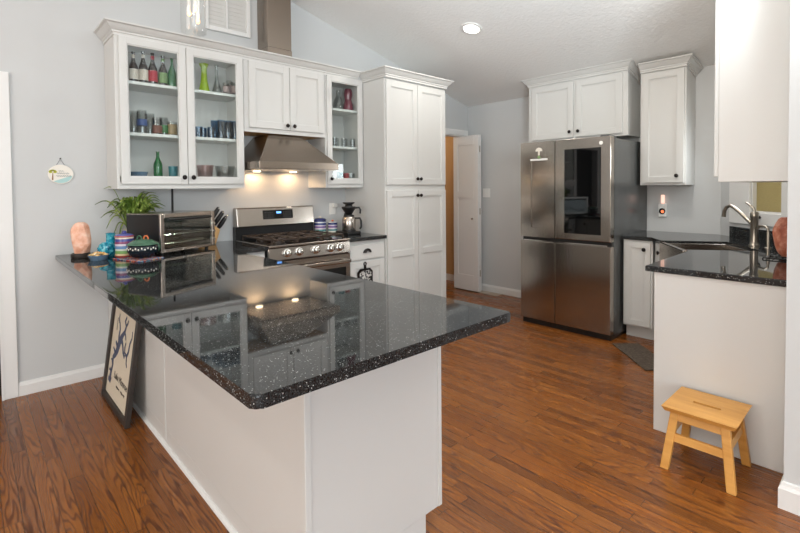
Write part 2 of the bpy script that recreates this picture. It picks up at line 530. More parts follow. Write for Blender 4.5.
    def build(s, name, mat, parent=None, smooth=False, world=True):
        bmesh.ops.recalc_face_normals(s.bm, faces=s.bm.faces[:])
        if parent is not None and world:
            bmesh.ops.translate(s.bm, vec=-off(parent), verts=s.bm.verts[:])
        me = bpy.data.meshes.new(name)
        s.bm.to_mesh(me)
        s.bm.free()
        me.materials.append(mat)
        if smooth:
            for p in me.polygons: p.use_smooth = True
            try: me.set_sharp_from_angle(angle=math.radians(38))
            except Exception: pass
        o = bpy.data.objects.new(name, me)
        COL.objects.link(o)
        if parent is not None: o.parent = parent
        return o

def recentre(o):
    """put a single-mesh thing's origin at the middle of its base"""
    vs = o.data.vertices
    xs = [v.co.x for v in vs]; ys = [v.co.y for v in vs]; zs = [v.co.z for v in vs]
    c = Vector(((min(xs) + max(xs)) / 2, (min(ys) + max(ys)) / 2, min(zs)))
    o.data.transform(Matrix.Translation(-c))
    o.location = o.location + c
    return o

def tag(o, label, cat, group=None):
    o['label'] = label
    o['category'] = cat
    if group: o['group'] = group
    return o
def thing(name, loc, label, cat, rz=0.0, group=None):
    o = bpy.data.objects.new(name, None)
    COL.objects.link(o)
    o.location = loc
    o.rotation_euler = (0, 0, rz)
    o.empty_display_size = 0.05
    return tag(o, label, cat, group)
def struct(o):
    o['kind'] = 'structure'
    return o
def lab(o, label):
    o['label'] = label
    return o
def copy_tree(src, loc, label=None, rz=None):
    r = src.copy(); COL.objects.link(r)
    r.location = loc
    if rz is not None: r.rotation_euler = (0, 0, rz)
    if label: r['label'] = label
    for ch in list(src.children):
        c = ch.copy(); COL.objects.link(c); c.parent = r
        for g in list(ch.children):
            d = g.copy(); COL.objects.link(d); d.parent = c
    return r

# ------------------------------------------------------------------ shell
XR, YC, RIDGE = 4.507, -3.646, -1.0
def ceil_z(x):
    if x >= RIDGE: return 2.436 + 0.2635 * (XR - x)
    return ceil_z(RIDGE) - 0.2635 * (RIDGE - x)
XL, YB = -4.6, -8.0
struct(MB().box(XL - .1, XR + .7, YB - .1, 2.2, -0.06, 0.0).build('floor', M['floor']))

def wallpoly(xs0, xs1, z0, top=None):
    pts = [(xs0, z0), (xs1, z0)]
    if top is not None: return pts + [(xs1, top), (xs0, top)]
    pts.append((xs1, ceil_z(xs1)))
    if xs0 < RIDGE < xs1: pts.append((RIDGE, ceil_z(RIDGE)))
    pts.append((xs0, ceil_z(xs0)))
    return pts
mb = MB()
fy = FR((0, 0.12, 0), (1, 0, 0), (0, -1, 0))
DL0, DL1, DLH = -1.15, -0.30, 2.045     # door opening on the left
DR0, DR1, DRH = 3.36, 4.43, 2.043        # bifold opening on the right
for a, b, z0, top in ((XL, DL0, 0, None), (DL0, DL1, DLH, None), (DL1, DR0, 0, None), (DR0, DR1, DRH, None), (DR1, XR + .12, 0, None)):
    mb.fprism(fy, wallpoly(a, b, z0, top), 0, 0.12)
struct(mb.build('wall_back', M['wall']))
mb = MB().box(XR, XR + .12, YB, YC - .13, 0, ceil_z(XR)).box(XR, XR + .12, XR - 7.377 - .002, 0.0, 0, ceil_z(XR))
struct(mb.build('wall_right', M['wall']))
# diagonal corner wall holding the sink window  (x - y = 7.377)
D45 = 7.377
sq = math.sqrt(0.5)
dU, dN = Vector((-sq, -sq, 0)), Vector((-sq, sq, 0))
P0 = Vector((XR, XR - D45, 0))             # u = 0 at the right-hand wall
fd = FR(P0, dU, dN)
DLEN = (P0.y - YC) / sq
WU0, WU1, WZ0, WZ1 = 0.385, 0.715, 1.135, 2.15
mb = MB()
mb.fbox(fd, 0, WU0, 0, 2.43, -.12, 0).fbox(fd, WU1, DLEN, 0, 2.43, -.12, 0)
mb.fbox(fd, WU0, WU1, 0, WZ0, -.12, 0).fbox(fd, WU0, WU1, WZ1, 2.43, -.12, 0)
struct(mb.build('wall_corner', M['wall']))
# partition that ends beside the sink run
mb = MB().fprism(FR((0, YC, 0), (1, 0, 0), (0, -1, 0)), wallpoly(2.04, 7.377 + YC, 0), 0, 0.13)
struct(mb.build('wall_partition', M['wall']))
def walls_with_windows():
    mb = MB()
    f = FR((0, YB - .12, 0), (1, 0, 0), (0, 1, 0))
    for a, b, z0, top in ((XL, -3.3, 0, None), (-3.3, 0.1, 0, .5), (0.1, .4, 0, None), (.4, 2.0, 0, .6), (2.0, XR + .12, 0, None),
                          (-3.3, .1, 2.6, None), (.4, 2.0, 2.6, None)):
        mb.fprism(f, wallpoly(a, b, z0, top), 0, .12)
    struct(mb.build('wall_front', M['wall']))
    mb = MB()
    mb.box(XL - .12, XL, YB, -5.2, 0, ceil_z(XL)).box(XL - .12, XL, -2.0, 0, 0, ceil_z(XL))
    mb.box(XL - .12, XL, -5.2, -2.0, 0, .5).box(XL - .12, XL, -5.2, -2.0, 2.6, ceil_z(XL))
    struct(mb.build('wall_left', M['wall']))
walls_with_windows()
mb = MB()
fc = FR((0, YB - .12, 0), (1, 0, 0), (0, 1, 0))
t = .1
mb.fprism(fc, [(RIDGE, ceil_z(RIDGE)), (XR + .12, ceil_z(XR + .12)), (XR + .12, ceil_z(XR + .12) + t), (RIDGE, ceil_z(RIDGE) + t)], 0, 8.4)
mb.fprism(fc, [(XL - .12, ceil_z(XL - .12)), (RIDGE, ceil_z(RIDGE)), (RIDGE, ceil_z(RIDGE) + t), (XL - .12, ceil_z(XL - .12) + t)], 0, 8.4)
struct(mb.build('ceiling', M['ceil']))
# hall behind the bifold opening
mb = MB()
mb.box(3.0, 5.6, 1.4, 1.5, 0, 2.44).box(2.9, 3.0, .12, 1.5, 0, 2.44).box(4.72, 4.82, .12, 1.4, 0, 2.44)
struct(mb.build('wall_hall', M['tan']))
struct(MB().box(2.9, 4.82, .12, 1.5, 2.44, 2.5).build('ceiling_hall', M['ceil']))
mb = MB().box(3.0, 4.72, 1.388, 1.4, 0, .09).box(4.708, 4.72, .12, 1.388, 0, .09)
struct(mb.build('baseboard_hall', M['trim']))
struct(MB().box(DL0, DL1, .09, .118, 0, DLH).build('dark_opening_1', M['dark']))  # dark slab filling the opening; its colour stands in for the darkness beyond

# baseboards and casings
BB = [(0, 0), (0.014, 0), (0.014, 0.068), (0.009, 0.078), (0.006, 0.088), (0, 0.09)]
struct(MB().sweep(BB, [(-.219, 0), (.303, 0)], 1).build('baseboard_back', M['trim']))
struct(MB().sweep(BB, [(XR, -.02), (XR, -1.36)], 1).build('baseboard_right', M['trim']))
BBE = [(0, 0), (0.016, 0), (0.016, 0.085), (0.010, 0.098), (0.007, 0.112), (0, 0.115)]
struct(MB().sweep(BBE, [(2.30, YC), (2.04, YC), (2.04, YC - .13), (3.7, YC - .13)], 1).build('baseboard_partition', M['trim']))
def casing(name, x0, x1, h, wd=.085, dep=.018):
    mb = MB()
    f = FY(0)
    mb.fbox(f, x0 - wd, x0, 0, h + wd, 0, dep, .003).fbox(f, x1, x1 + wd, 0, h + wd, 0, dep, .003)
    mb.fbox(f, x0, x1, h, h + wd, 0, dep, .003)
    # inner lip
    mb.fbox(f, x0 - .012, x0, 0, h, dep, dep + .004).fbox(f, x1, x1 + .012, 0, h, dep, dep + .004)
    struct(mb.build(name, M['trim']))
casing('trim_1', DL0, DL1 - .002, 2.045, .085)
mb = MB()
f0 = FY(0)
mb.fbox(f0, DR0 - .02, DR0 + .03, 0, DRH + .07, 0, .018, .003).fbox(f0, DR1, DR1 + .06, 0, DRH + .07, 0, .018, .003)
mb.fbox(f0, DR0 - .02, DR1 + .06, DRH, DRH + .072, .0, .02, .003)
mb.box(DR1 - .012, DR1, -.0, .12, 0, DRH).box(DR0, DR0 + .012, 0, .12, 0, DRH).box(DR0, DR1, 0, .12, DRH - .012, DRH)
struct(mb.build('trim_2', M['trim']))

# high window above the cabinets
mb = MB()
x0, x1, z0, z1 = 1.045, 1.44, 2.695, 3.19
def wtop(u): return min(3.16, ceil_z(u) - .04)
mb.fbox(f0, x0, x0 + .03, z0, 3.16, 0, .025, .003).fbox(f0, x1 - .035, x1, z0, 3.16, 0, .025, .003)
mb.fbox(f0, x0 + .03, x1 - .035, z0, z0 + .035, 0, .025, .003).fbox(f0, x0 + .03, x1 - .035, 3.13, 3.16, 0, .025, .003)
win = struct(mb.build('window_1', M['trim']))
MB().fbox(f0, 1.222, 1.238, z0 + .035, 3.13, 0.002, .022, .002).build('mullion', M['trim'], win)
mb = MB()
for a, b in ((x0 + .03, 1.222), (1.238, x1 - .035)):
    mb.fbox(f0, a, b, z0 + .035, 3.13, .001, .006)
    k = z0 + .06
    while k < 3.12:
        mb.fbox(f0, a, b, k, k + .010, .006, .010, .001)
        k += .034
MBs = mb.build('shade', M['reed'], win)

# sink window on the diagonal wall
mb = MB()
mb.fbox(fd, WU0 - .245, WU0, WZ0 - .10, WZ1 + .09, 0, .02, .003).fbox(fd, WU1, WU1 + .1, WZ0 - .10, WZ1 + .09, 0, .02, .003)
mb.fbox(fd, WU0, WU1, WZ1, WZ1 + .09, 0, .02, .003).fbox(fd, WU0, WU1, WZ0 - .10, WZ0, 0, .02, .003)
mb.fbox(fd, WU0, WU0 + .012, WZ0, WZ1, -.11, 0.0).fbox(fd, WU1 - .012, WU1, WZ0, WZ1, -.11, 0.0)
mb.fbox(fd, WU0 + .012, WU1 - .012, WZ0, WZ0 + .012, -.11, 0.0).fbox(fd, WU0 + .012, WU1 - .012, WZ1 - .03, WZ1, -.11, 0.0)
win2 = struct(mb.build('window_2', M['trim']))
MB().fbox(fd, WU0 + .012, WU1 - .012, WZ0 + .012, WZ1 - .03, -.06, -.054).build('window_glass', M['glass'], win2)
MB().fbox(fd, WU0 + .012, WU1 - .012, WZ0 + .012, WZ1 - .03, -.035, -.03).build('bamboo_shade', M['bamboo'], win2)
mb = MB()
mb.fbox(fd, WU0 + .07, WU0 + .13, WZ0 - .045, WZ0 - .022, .02, .035, .003)
mb.tube([fd.p(WU0 + .09, WZ0 - .035, .03), fd.p(WU0 + .1, WZ0 - .03, .05), fd.p(WU0 + .17, WZ0 - .035, .05)], .005)
MB_c = lab(mb.build('crank_handle', M['knob'], win2, True), 'dark crank handle')

# ------------------------------------------------------------------ cabinet helpers
def knob(fr, u, z, d, parent, name='knob', r=.0175):
    p = fr.p(u, z, d)
    n = fr.N
    mb = MB().lathe([(0.006, 0), (0.006, .012), (r * .9, .015), (r, .021), (r * .75, .028), (0, .030)], p, 14, n)
    return mb.build(name, M['knob'], parent, True)

def shaker(fr, u0, u1, z0, z1, parent, d0=0.0, th=.02, rail=.06, glass=False, mids=(), name='door', mat=None):
    mb = MB()
    b = .0025
    mb.fbox(fr, u0, u0 + rail, z0, z1, d0, d0 + th, b).fbox(fr, u1 - rail, u1, z0, z1, d0, d0 + th, b)
    mb.fbox(fr, u0 + rail - .003, u1 - rail + .003, z0, z0 + rail, d0, d0 + th - .0004, b)
    mb.fbox(fr, u0 + rail - .003, u1 - rail + .003, z1 - rail, z1, d0, d0 + th - .0004, b)
    for m in mids:
        mb.fbox(fr, u0 + rail - .003, u1 - rail + .003, m - rail / 2, m + rail / 2, d0, d0 + th - .0004, b)
    zz = [z0 + rail] + [q for m in sorted(mids) for q in (m - rail / 2, m + rail / 2)] + [z1 - rail]
    s_ = .007
    for a, c in zip(zz[::2], zz[1::2]):          # small stepped moulding round every recess
        ua, ub = u0 + rail, u1 - rail
        e = d0 + th - .007
        mb.fbox(fr, ua, ua + s_, a, c, d0, e).fbox(fr, ub - s_, ub, a, c, d0, e)
        mb.fbox(fr, ua + s_, ub - s_, a, a + s_, d0, e).fbox(fr, ua + s_, ub - s_, c - s_, c, d0, e)
        if not glass:
            mb.fbox(fr, ua + s_, ub - s_, a + s_, c - s_, d0, d0 + th - .012)
    o = mb.build(name, mat or M['cab'], parent)
    if glass:
        MB().fbox(fr, u0 + rail + .002, u1 - rail - .002, z0 + rail + .002, z1 - rail - .002, d0 + .004, d0 + .008).build('glass_pane', M['glass'], o)
    return o

CROWN = [(-.012, -.085), (.006, -.085), (.006, -.068), (.013, -.064), (.013, -.054), (.022, -.048), (.034, -.034), (.047, -.016), (.058, -.012), (.062, -.010), (.062, 0.0), (-.012, 0.0)]
def crown(path, ztop, side, parent, dz=None):
    pr = [(o, z + ztop) for o, z in CROWN]
    return MB().sweep(pr, path, side, dz).build('crown_moulding', M['cab'], parent)

# ------------------------------------------------------------------ wall A uppers
UD, UZ, UT = -.309, 1.367, 2.425
def upper_glass(x0, x1, doors, label, leftside=True):
    root = thing('glass_front_cabinet', ((x0 + x1) / 2, UD / 2, UZ), label, 'cabinet')
    mb = MB()
    f = FY(UD)
    y1 = -.003
    T = .018
    mb.box(x0, x0 + T, UD + .0, y1, UZ, UT, .0015).box(x1 - T, x1, UD, y1, UZ, UT, .0015)
    mb.box(x0 + T, x1 - T, UD + .02, y1, UZ + .068, UZ + .088).box(x0 + T, x1 - T, UD + .02, y1, UT - .03, UT)
    mb.box(x0 + T, x1 - T, -.012, y1, UZ + .05, UT - .03)
    # face frame
    mb.box(x0 + T, x1 - T, UD, UD + .02, UZ, UZ + .088).box(x0 + T, x1 - T, UD, UD + .02, UT - .06, UT)
    mb.box(x0 + T, x0 + .04, UD, UD + .02, UZ + .05, UT - .06).box(x1 - .04, x1 - T, UD, UD + .02, UZ + .05, UT - .06)
    body = mb.build('body', M['cab'], root)
    for zs in (1.765, 2.126):
        MB().box(x0 + T, x1 - T, UD + .03, -.013, zs - .022, zs, .002).build('shelf', M['cabin'], root)
    for (a, b, kside) in doors:
        d = shaker(f, a, b, UZ + .033, UT - .010, root, rail=.050, glass=True)
        ku = b - .03 if kside > 0 else a + .03
        knob(f, ku, 1.45, .02, d)
    return root
cabL = upper_glass(.32, 1.232, [(.344, .781, 1), (.785, 1.222, -1)],
                   'wide white glass-door wall cabinet holding beer bottles and blue tumblers, above the toaster oven')
cabR = upper_glass(2.02, 2.463, [(2.034, 2.452, -1)],
                   'narrow white glass-door wall cabinet between the range hood and the tall pantry')
crown([(.32, -.003), (.32, UD), (1.232, UD)], 2.500, 1, cabL)
crown([(2.018, UD), (2.404, UD)], 2.496, 1, cabR)

hc = thing('over_hood_cabinet', (1.626, UD / 2, 1.83), 'short white two-door wall cabinet directly above the stainless range hood', 'cabinet')
mb = MB().box(1.234, 2.018, UD, -.003, 1.845, UT, .0015)
mb.box(1.234, 2.018, UD - .001, UD + .02, 1.831, 1.846, .001)
mb.build('body', M['cab'], hc)
MB().box(1.25, 2.0, UD + .025, -.01, 1.832, 1.8448).build('underside', M['blockwood'], hc)
f = FY(UD)
d = shaker(f, 1.272, 1.643, 1.868, UT - .013, hc); knob(f, 1.612, 1.905, .02, d)
d = shaker(f, 1.648, 1.995, 1.868, UT - .013, hc); knob(f, 1.679, 1.905, .02, d)
crown([(1.232, UD), (2.018, UD)], 2.498, 1, hc)

# pantry
PX0, PX1, PY = 2.466, 3.322, -.637
pan = thing('pantry_cabinet', ((PX0 + PX1) / 2, PY / 2, 0), 'tall white four-door pantry cabinet beside the hall doorway', 'cabinet')
mb = MB().box(PX0, PX1, PY, -.003, .10, 2.40, .002).box(PX0 + .002, PX1 - .002, PY + .07, -.003, 0, .10)
mb.build('body', M['cab'], pan)
f = FY(PY)
for a, b, k in ((PX0 + .012, 2.892, 1), (2.897, PX1 - .012, -1)):
    d = shaker(f, a, b, 1.388, 2.385, pan, rail=.062); knob(f, b - .022 if k > 0 else a + .022, 1.448, .02, d)
    d = shaker(f, a, b, .115, 1.335, pan, rail=.062, mids=(.72,)); knob(f, b - .022 if k > 0 else a + .022, 1.283, .02, d)
crown([(PX0, UD), (PX0, PY - .02), (PX1, PY - .02), (PX1, -.003)], 2.488, 1, pan)

# ------------------------------------------------------------------ base cabinets, range run
def base_y(name, x0, x1, label, drawers, doors, yf=-.617):
    root = thing(name, ((x0 + x1) / 2, yf / 2, 0), label, 'cabinet')
    mb = MB().box(x0, x1, yf, -.003, .1, .880, .002).box(x0 + .002, x1 - .002, yf + .07, -.003, 0, .1)
    mb.build('body', M['cab'], root)
    f = FY(yf)
    for a, b, z0, z1 in drawers:
        d = MB().fbox(f, a, b, z0, z1, 0, .02, .003).build('drawer', M['cab'], root)
        u = (a + b) / 2 - .012
        # half-round cup pull
        mb = MB()
        n = 10
        outer = []
        for i in range(n + 1):
            an = PI * i / n
            outer.append((u + .043 * math.cos(an), z0 + .06 + .034 * math.sin(an)))
        for i in range(n):
            (ua, za), (ub, zb) = outer[i], outer[i + 1]
            mb.tube([f.p(ua, za, .026), f.p(ub, zb, .026)], .0055, 6)
            mb.hexa([f.p(ua, za, .022), f.p(ub, zb, .022), f.p(u + (ub - u) * .5, z0 + .06 + (zb - z0 - .06) * .5, .036), f.p(u + (ua - u) * .5, z0 + .06 + (za - z0 - .06) * .5, .036),
                     f.p(ua, za, .026), f.p(ub, zb, .026), f.p(u + (ub - u) * .5, z0 + .06 + (zb - z0 - .06) * .5, .042), f.p(u + (ua - u) * .5, z0 + .06 + (za - z0 - .06) * .5, .042)])
        mb.build('cup_pull', M['knob'], d)
    for a, b, z0, z1, ks in doors:
        d = shaker(f, a, b, z0, z1, root)
        if ks: knob(f, b - .03 if ks > 0 else a + .03, z1 - .05, .02, d)
    return root
base_y('base_cabinet', 2.035, 2.464, 'white base cabinet with one drawer, right of the gas range', [(2.05, 2.452, .708, .842)], [(2.05, 2.452, .115, .690, 0)])
base_y('filler_cabinet', .935, 1.242, 'narrow white corner base cabinet hard against the left side of the gas range', [], [(1.0, 1.232, .115, .86, 0)])

# peninsula
PE0, PE1, PEY = .305, .925, -2.728
pen = thing('peninsula_cabinet', ((PE0 + PE1) / 2, PEY / 2, 0), 'long white peninsula cabinet under the large black countertop', 'cabinet')
mb = MB()
mb.box(PE0, PE1 - .02, PEY, -.003, .09, .880, .001).box(PE0, .833, PEY, -.003, 0, .09)
mb.build('body', M['panel'], pen)
mb = MB()
mb.box(PE0 - .004, PE0 + .018, PEY - .005, PEY + .016, 0, .880, .0015)
mb.build('corner_post', M['cab'], pen)
MB().box(PE0 - .003, PE0, -1.335, -1.312, .03, .880, .001).build('seam_batten', M['cab'], pen)
MB().box(PE1 - .02, PE1, PEY - .003, -.66, .09, .880, .001).build('face_frame', M['cab'], pen)
MB().sweep([(0, 0), (.014, 0), (.013, .008), (.009, .014), (.004, .017), (0, .018)], [(PE0, -.02), (PE0, PEY), ], 1).build('shoe_moulding', M['trim'], pen)
fxr = FR((PE1, 0, 0), (0, 1, 0), (1, 0, 0))
for a, b in ((-2.70, -2.05), (-2.04, -1.39), (-1.38, -.73)):
    d = shaker(fxr, a, b, .115, .86, pen); knob(fxr, b - .04, .80, .02, d)

# countertops
def rounded(poly, rad):
    out = []
    n = len(poly)
    for i, (x, y) in enumerate(poly):
        r = rad.get(i, 0)
        if not r: out.append((x, y)); continue
        p = Vector((x, y)); a = (Vector(poly[i - 1]) - p).normalized(); b = (Vector(poly[(i + 1) % n]) - p).normalized()
        for k in range(6):
            t_ = k / 5
            q = p + a * r * (1 - t_) ** 2 + b * r * t_ ** 2
            out.append((q.x, q.y))
    return out
CT0, CT1 = .881, .914
poly = rounded([(0, -.001), (0, -3.03), (.966, -3.03), (.966, -.658), (1.245, -.658), (1.245, -.001)], {1: .022, 2: .012, 3: .02})
mb = MB().prism(poly, CT0, CT1, .006, 3)
ct = tag(mb.build('countertop', M['stone']), 'black speckled stone countertop on the long white peninsula', 'countertop')
poly = [(2.032, -.001), (2.032, -.658), (2.464, -.658), (2.464, -.001)]
tag(recentre(MB().prism(poly, CT0, CT1, .006, 2).build('countertop', M['stone'])), 'short black stone countertop with the coffee maker, between range and pantry', 'countertop')

# ------------------------------------------------------------------ range
RX0, RX1, RY = 1.250, 2.026, -.665
rg = thing('gas_range', (1.638, -.34, 0), 'stainless freestanding gas range with five knobs, under the hood', 'range')
mb = MB().box(RX0, RX1, RY + .02, -.01, .06, .900, .002)
mb.build('body', M['black'], rg)
MB().box(RX0 + .03, RX1 - .03, RY + .06, -.02, 0, .06).build('base', M['black'], rg)
mb = MB().box(RX0 - .002, RX1 + .002, RY - .01, -.075, .900, .918, .004)
ck = mb.build('cooktop', M['steel'], rg)
MB().box(RX0 + .03, RX1 - .03, RY + .03, -.09, .917, .921, .001).build('burner_pan', M['bglass'], ck)
fR = FY(RY)
mb = MB().hexa([(RX0, RY - .012, .800), (RX1, RY - .012, .800), (RX1, RY + .03, .800), (RX0, RY + .03, .800),
                (RX0, RY + .004, .895), (RX1, RY + .004, .895), (RX1, RY + .03, .895), (RX0, RY + .03, .895)], .003)
cp = mb.build('control_panel', M['steel'], rg)
for kx in (1.405, 1.51, 1.667, 1.817, 1.908):
    mb = MB().lathe([(.034, 0), (.034, .006), (.027, .010), (.025, .036), (.021, .039), (0, .039)], (kx, RY - .006, .852), 20, (0, -1, .15))
    mb.box(kx - .004, kx + .004, RY - .049, RY - .042, .836, .868, .001)
    mb.build('knob', M['chrome'], cp, True)
mb = MB().box(RX0 + .004, RX1 - .004, RY - .005, RY + .022, .20, .790, .004)
dr = mb.build('oven_door', M['steel'], rg)
MB().box(RX0 + .05, RX1 - .05, RY - .0075, RY - .004, .28, .675, .001).build('oven_window', M['bglass'], dr)
mb = MB().box(RX0 + .03, RX1 - .03, RY - .062, RY - .040, .715, .748, .008, 2)
mb.box(RX0 + .05, RX0 + .08, RY - .042, RY - .004, .72, .743).box(RX1 - .08, RX1 - .05, RY - .042, RY - .004, .72, .743)
mb.build('oven_handle', M['steel'], dr)
MB().box(RX0 + .004, RX1 - .004, RY - .003, RY + .022, .065, .190, .004).build('warming_drawer', M['steel'], rg)
bg = MB().box(RX0, RX1, -.075, -.012, .905, 1.030, .002).build('backguard', M['black'], rg)
mb = MB().hexa([(RX0, -.105, 1.026), (RX1, -.105, 1.026), (RX1, -.012, 1.026), (RX0, -.012, 1.026),
                (RX0, -.080, 1.195), (RX1, -.080, 1.195), (RX1, -.012, 1.195), (RX0, -.012, 1.195)], .010, 2)
bp = mb.build('backguard_panel', M['steel'], bg)
def bgp(u, z): return (u, -.105 + (z - 1.026) / .169 * .025 - .0015, z)
def bgbox(mb, u0, u1, z0, z1, t=.003):
    a, b, c, e = bgp(u0, z0), bgp(u1, z0), bgp(u1, z1), bgp(u0, z1)
    sh = lambda p, k: (p[0], p[1] + k, p[2])
    return mb.hexa([sh(a, .001), sh(b, .001), sh(b, -t), sh(a, -t), sh(e, .001), sh(c, .001), sh(c, -t), sh(e, -t)])
dp = bgbox(MB(), 1.495, 1.792, 1.088, 1.168).build('display_panel', M['bglass'], bp)
for u0, u1, rows in ((1.51, 1.6, 3), (1.69, 1.78, 4)):
    mb = MB()
    for i in range(4):
        for j in range(rows):
            uu = u0 + (u1 - u0) * (i + .2) / 4
            zz = 1.095 + .066 * (j + .25) / rows
            bgbox(mb, uu, uu + .007, zz, zz + .0035, .0045)
    lab(mb.build('keypad', M['greyline'], dp), 'pale printed keypad buttons')
lab(bgbox(MB(), 1.625, 1.672, 1.136, 1.153, .0045).build('clock_digits', M['lcd'], dp), 'glowing blue clock digits')
# grates and burners
gz0, gz1 = .921, .960
def grate(x0, x1):
    mb = MB()
    y0, y1 = RY + .035, -.10
    b = .006
    for xx in (x0 + b, x1 - b): mb.box(xx - b, xx + b, y0, y1, gz1 - .012, gz1, .002)
    for yy in (y0 + b, (y0 + y1) / 2, y1 - b): mb.box(x0, x1, yy - b, yy + b, gz1 - .012, gz1, .002)
    for cy in (y0 + (y1 - y0) * .25, y0 + (y1 - y0) * .75):
        cx = (x0 + x1) / 2
        for k in range(4):
            a = PI / 4 + k * PI / 2
            mb.box(cx - .005 + .0, cx + .005, cy + .03, cy + .125, gz1 - .010, gz1 + .004, .002) if k == 0 else None
        mb.box(cx - .005, cx + .005, cy - .125, cy - .03, gz1 - .010, gz1 + .004, .002)
        mb.box(x0, cx - .03, cy - .005, cy + .005, gz1 - .010, gz1 + .004, .002).box(cx + .03, x1, cy - .005, cy + .005, gz1 - .010, gz1 + .004, .002)
    for xx in (x0 + b, x1 - b):
        for yy in (y0 + b, y1 - b): mb.box(xx - b, xx + b, yy - b, yy + b, gz0, gz1 - .01)
    for xx in [x0 + (x1 - x0) * q for q in (.2, .4, .6, .8)]:
        mb.box(xx - .005, xx + .005, y0, y0 + .06, gz1 - .01, gz1 + .005, .002)
    mb.build('grate', M['iron'], ck)
gw = (RX1 - RX0 - .08) / 3
for i in range(3): grate(RX0 + .04 + i * gw + .002, RX0 + .04 + (i + 1) * gw - .002)
for i in range(3):
    for cy in ((-.53, -.25) if i != 1 else (-.38,)):
        cx = RX0 + .04 + (i + .5) * gw
        MB().lathe([(.05, 0), (.05, .008), (.036, .010), (.036, .018), (.026, .022), (0, .022)], (cx, cy, .921), 20).build('burner', M['iron'], ck, True)

# hood
hd = thing('range_hood', (1.62, -.275, 1.518), 'tapered stainless range hood with two warm lamps above the range', 'range hood')
HX0, HX1, HY = 1.245, 1.995, -.55
mb = MB()
mb.box(HX0, HX1, HY, -.006, 1.522, 1.580, .002)
a0, a1, b1 = 1.455, 1.765, -.30
mb.hexa([(HX0 + .003, HY + .003, 1.578), (HX1 - .003, HY + .003, 1.578), (HX1 - .003, -.006, 1.578), (HX0 + .003, -.006, 1.578),
         (a0, b1, 1.822), (a1, b1, 1.822), (a1, -.006, 1.822), (a0, -.006, 1.822)], .003)
mb.build('canopy', M['hsteel'], hd)
MB().box(HX0 + .02, HX1 - .02, HY + .02, -.02, 1.516, 1.523).build('filter_panel', M['steel'], hd)
for lx in (1.44, 1.80):
    MB().lathe([(.030, 0), (.030, .006), (0, .006)], (lx, -.10, 1.511), 18).build('lamp_lens', M['hoodlens'], hd)
    l = bpy.data.lights.new('hood_lamp', 'SPOT')
    l.energy, l.color, l.spot_size, l.spot_blend, l.shadow_soft_size = HOOD_POWER, (1.0, .62, .32), math.radians(172), .35, .02
    o = bpy.data.objects.new('hood_lamp', l); COL.objects.link(o)
    o.parent = hd
    o.location = Vector((lx, -.10, 1.500)) - hd.location
    o.rotation_euler = (math.radians(12), 0, 0)
    
mb = MB().box(1.51, 1.745, -.205, -.006, 2.427, 2.60, .002).box(1.513, 1.742, -.202, -.006, 2.60, ceil_z(1.745) - .005, .002)
mb.build('chimney', M['hsteel'], hd)

# ------------------------------------------------------------------ fridge
FXF, FY0, FY1, FT = 3.629, -1.372, -2.262, 1.793
fr_ = thing('refrigerator', (4.05, (FY0 + FY1) / 2, 0), 'four-door stainless refrigerator with a black glass panel', 'refrigerator')
MB().box(FXF + .085, 4.495, FY1 + .004, FY0 - .004, .03, FT - .012, .004).build('body', M['fside'], fr_)
MB().box(FXF + .03, 4.45, FY1 + .008, FY0 - .008, 0, .05).build('base_grille', M['black'], fr_)
f = FX(FXF)
SPL = -1.742
ZS = .845
th = .075
# upper left door with dispenser recess
mb = MB()
L0, L1 = SPL + .003, FY0
da, db, dz0, dz1 = -1.655, -1.487, .96, 1.615
mb.fbox(f, L0, da, ZS + .022, FT, -th, 0).fbox(f, db, L1, ZS + .022, FT, -th, 0)
mb.fbox(f, da, db, dz1, FT, -th, 0).fbox(f, da, db, ZS + .022, dz0, -th, 0).fbox(f, da, db, dz0, dz1, -th, -.012)
ul = mb.build('door', M['fsteel'], fr_)
MB().fbox(f, da - .012, db + .004, dz1 - .004, dz1 + .014, 0, .004, .001).build('dispenser_bar', M['white'], ul)
mb = MB().fbox(f, FY1, SPL - .003, ZS + .022, FT, -th, 0, .005, 2)
ur = mb.build('door', M['fsteel'], fr_)
MB().fbox(f, -2.178, -1.838, .925, 1.70, -.002, .0035, .001).build('glass_panel', M['bglass'], ur)
MB().lathe([(.017, 0), (.017, .002), (0, .002)], f.p(-2.178, 1.737, 0), 18, (-1, 0, 0)).build('round_badge', M['white'], ur)
for a, b in ((L0, L1), (FY1, SPL - .003)):
    mb = MB().fbox(f, a, b, .055, ZS - .018, -th, 0, .004, 2)
    ld = mb.build('door', M['fsteel'], fr_)
    MB().fbox(f, a + .03, b - .03, ZS - .0175, ZS - .006, -.03, -.006, .001).build('handle_lip', M['chrome'], ld)
MB().fbox(f, FY1 + .004, FY0 - .004, ZS - .017, ZS + .021, -th, -.04).build('handle_channel', M['black'], fr_)
MB().box(FXF + .02, 3.80, FY1 + .02, FY1 + .10, FT - .01, FT + .012, .003).build('hinge_cover', M['fside'], fr_)
# magnets on the left door
mg = thing('mushroom_magnet', f.p(-1.577, 1.69, 0), 'white mushroom-shaped magnet high on the left refrigerator door', 'magnet')
capp = [(-1.577 + .036 * math.cos(PI * k / 10), 1.70 + .036 * math.sin(PI * k / 10)) for k in range(11)]
MB().fprism(f, capp, .0002, .006).build('cap', M['cream'], mg)
MB().fbox(f, -1.585, -1.569, 1.662, 1.70, .0002, .006).build('stalk', M['cream'], mg)
tag(recentre(MB().lathe([(.016, .0003), (.016, .006), (.010, .010), (0, .011)], f.p(-1.577, 1.642, 0), 16, (-1, 0, 0)).build('round_magnet', M['greenlab'], None, True)),
    'small round green magnet below the white mushroom on the refrigerator door', 'magnet')

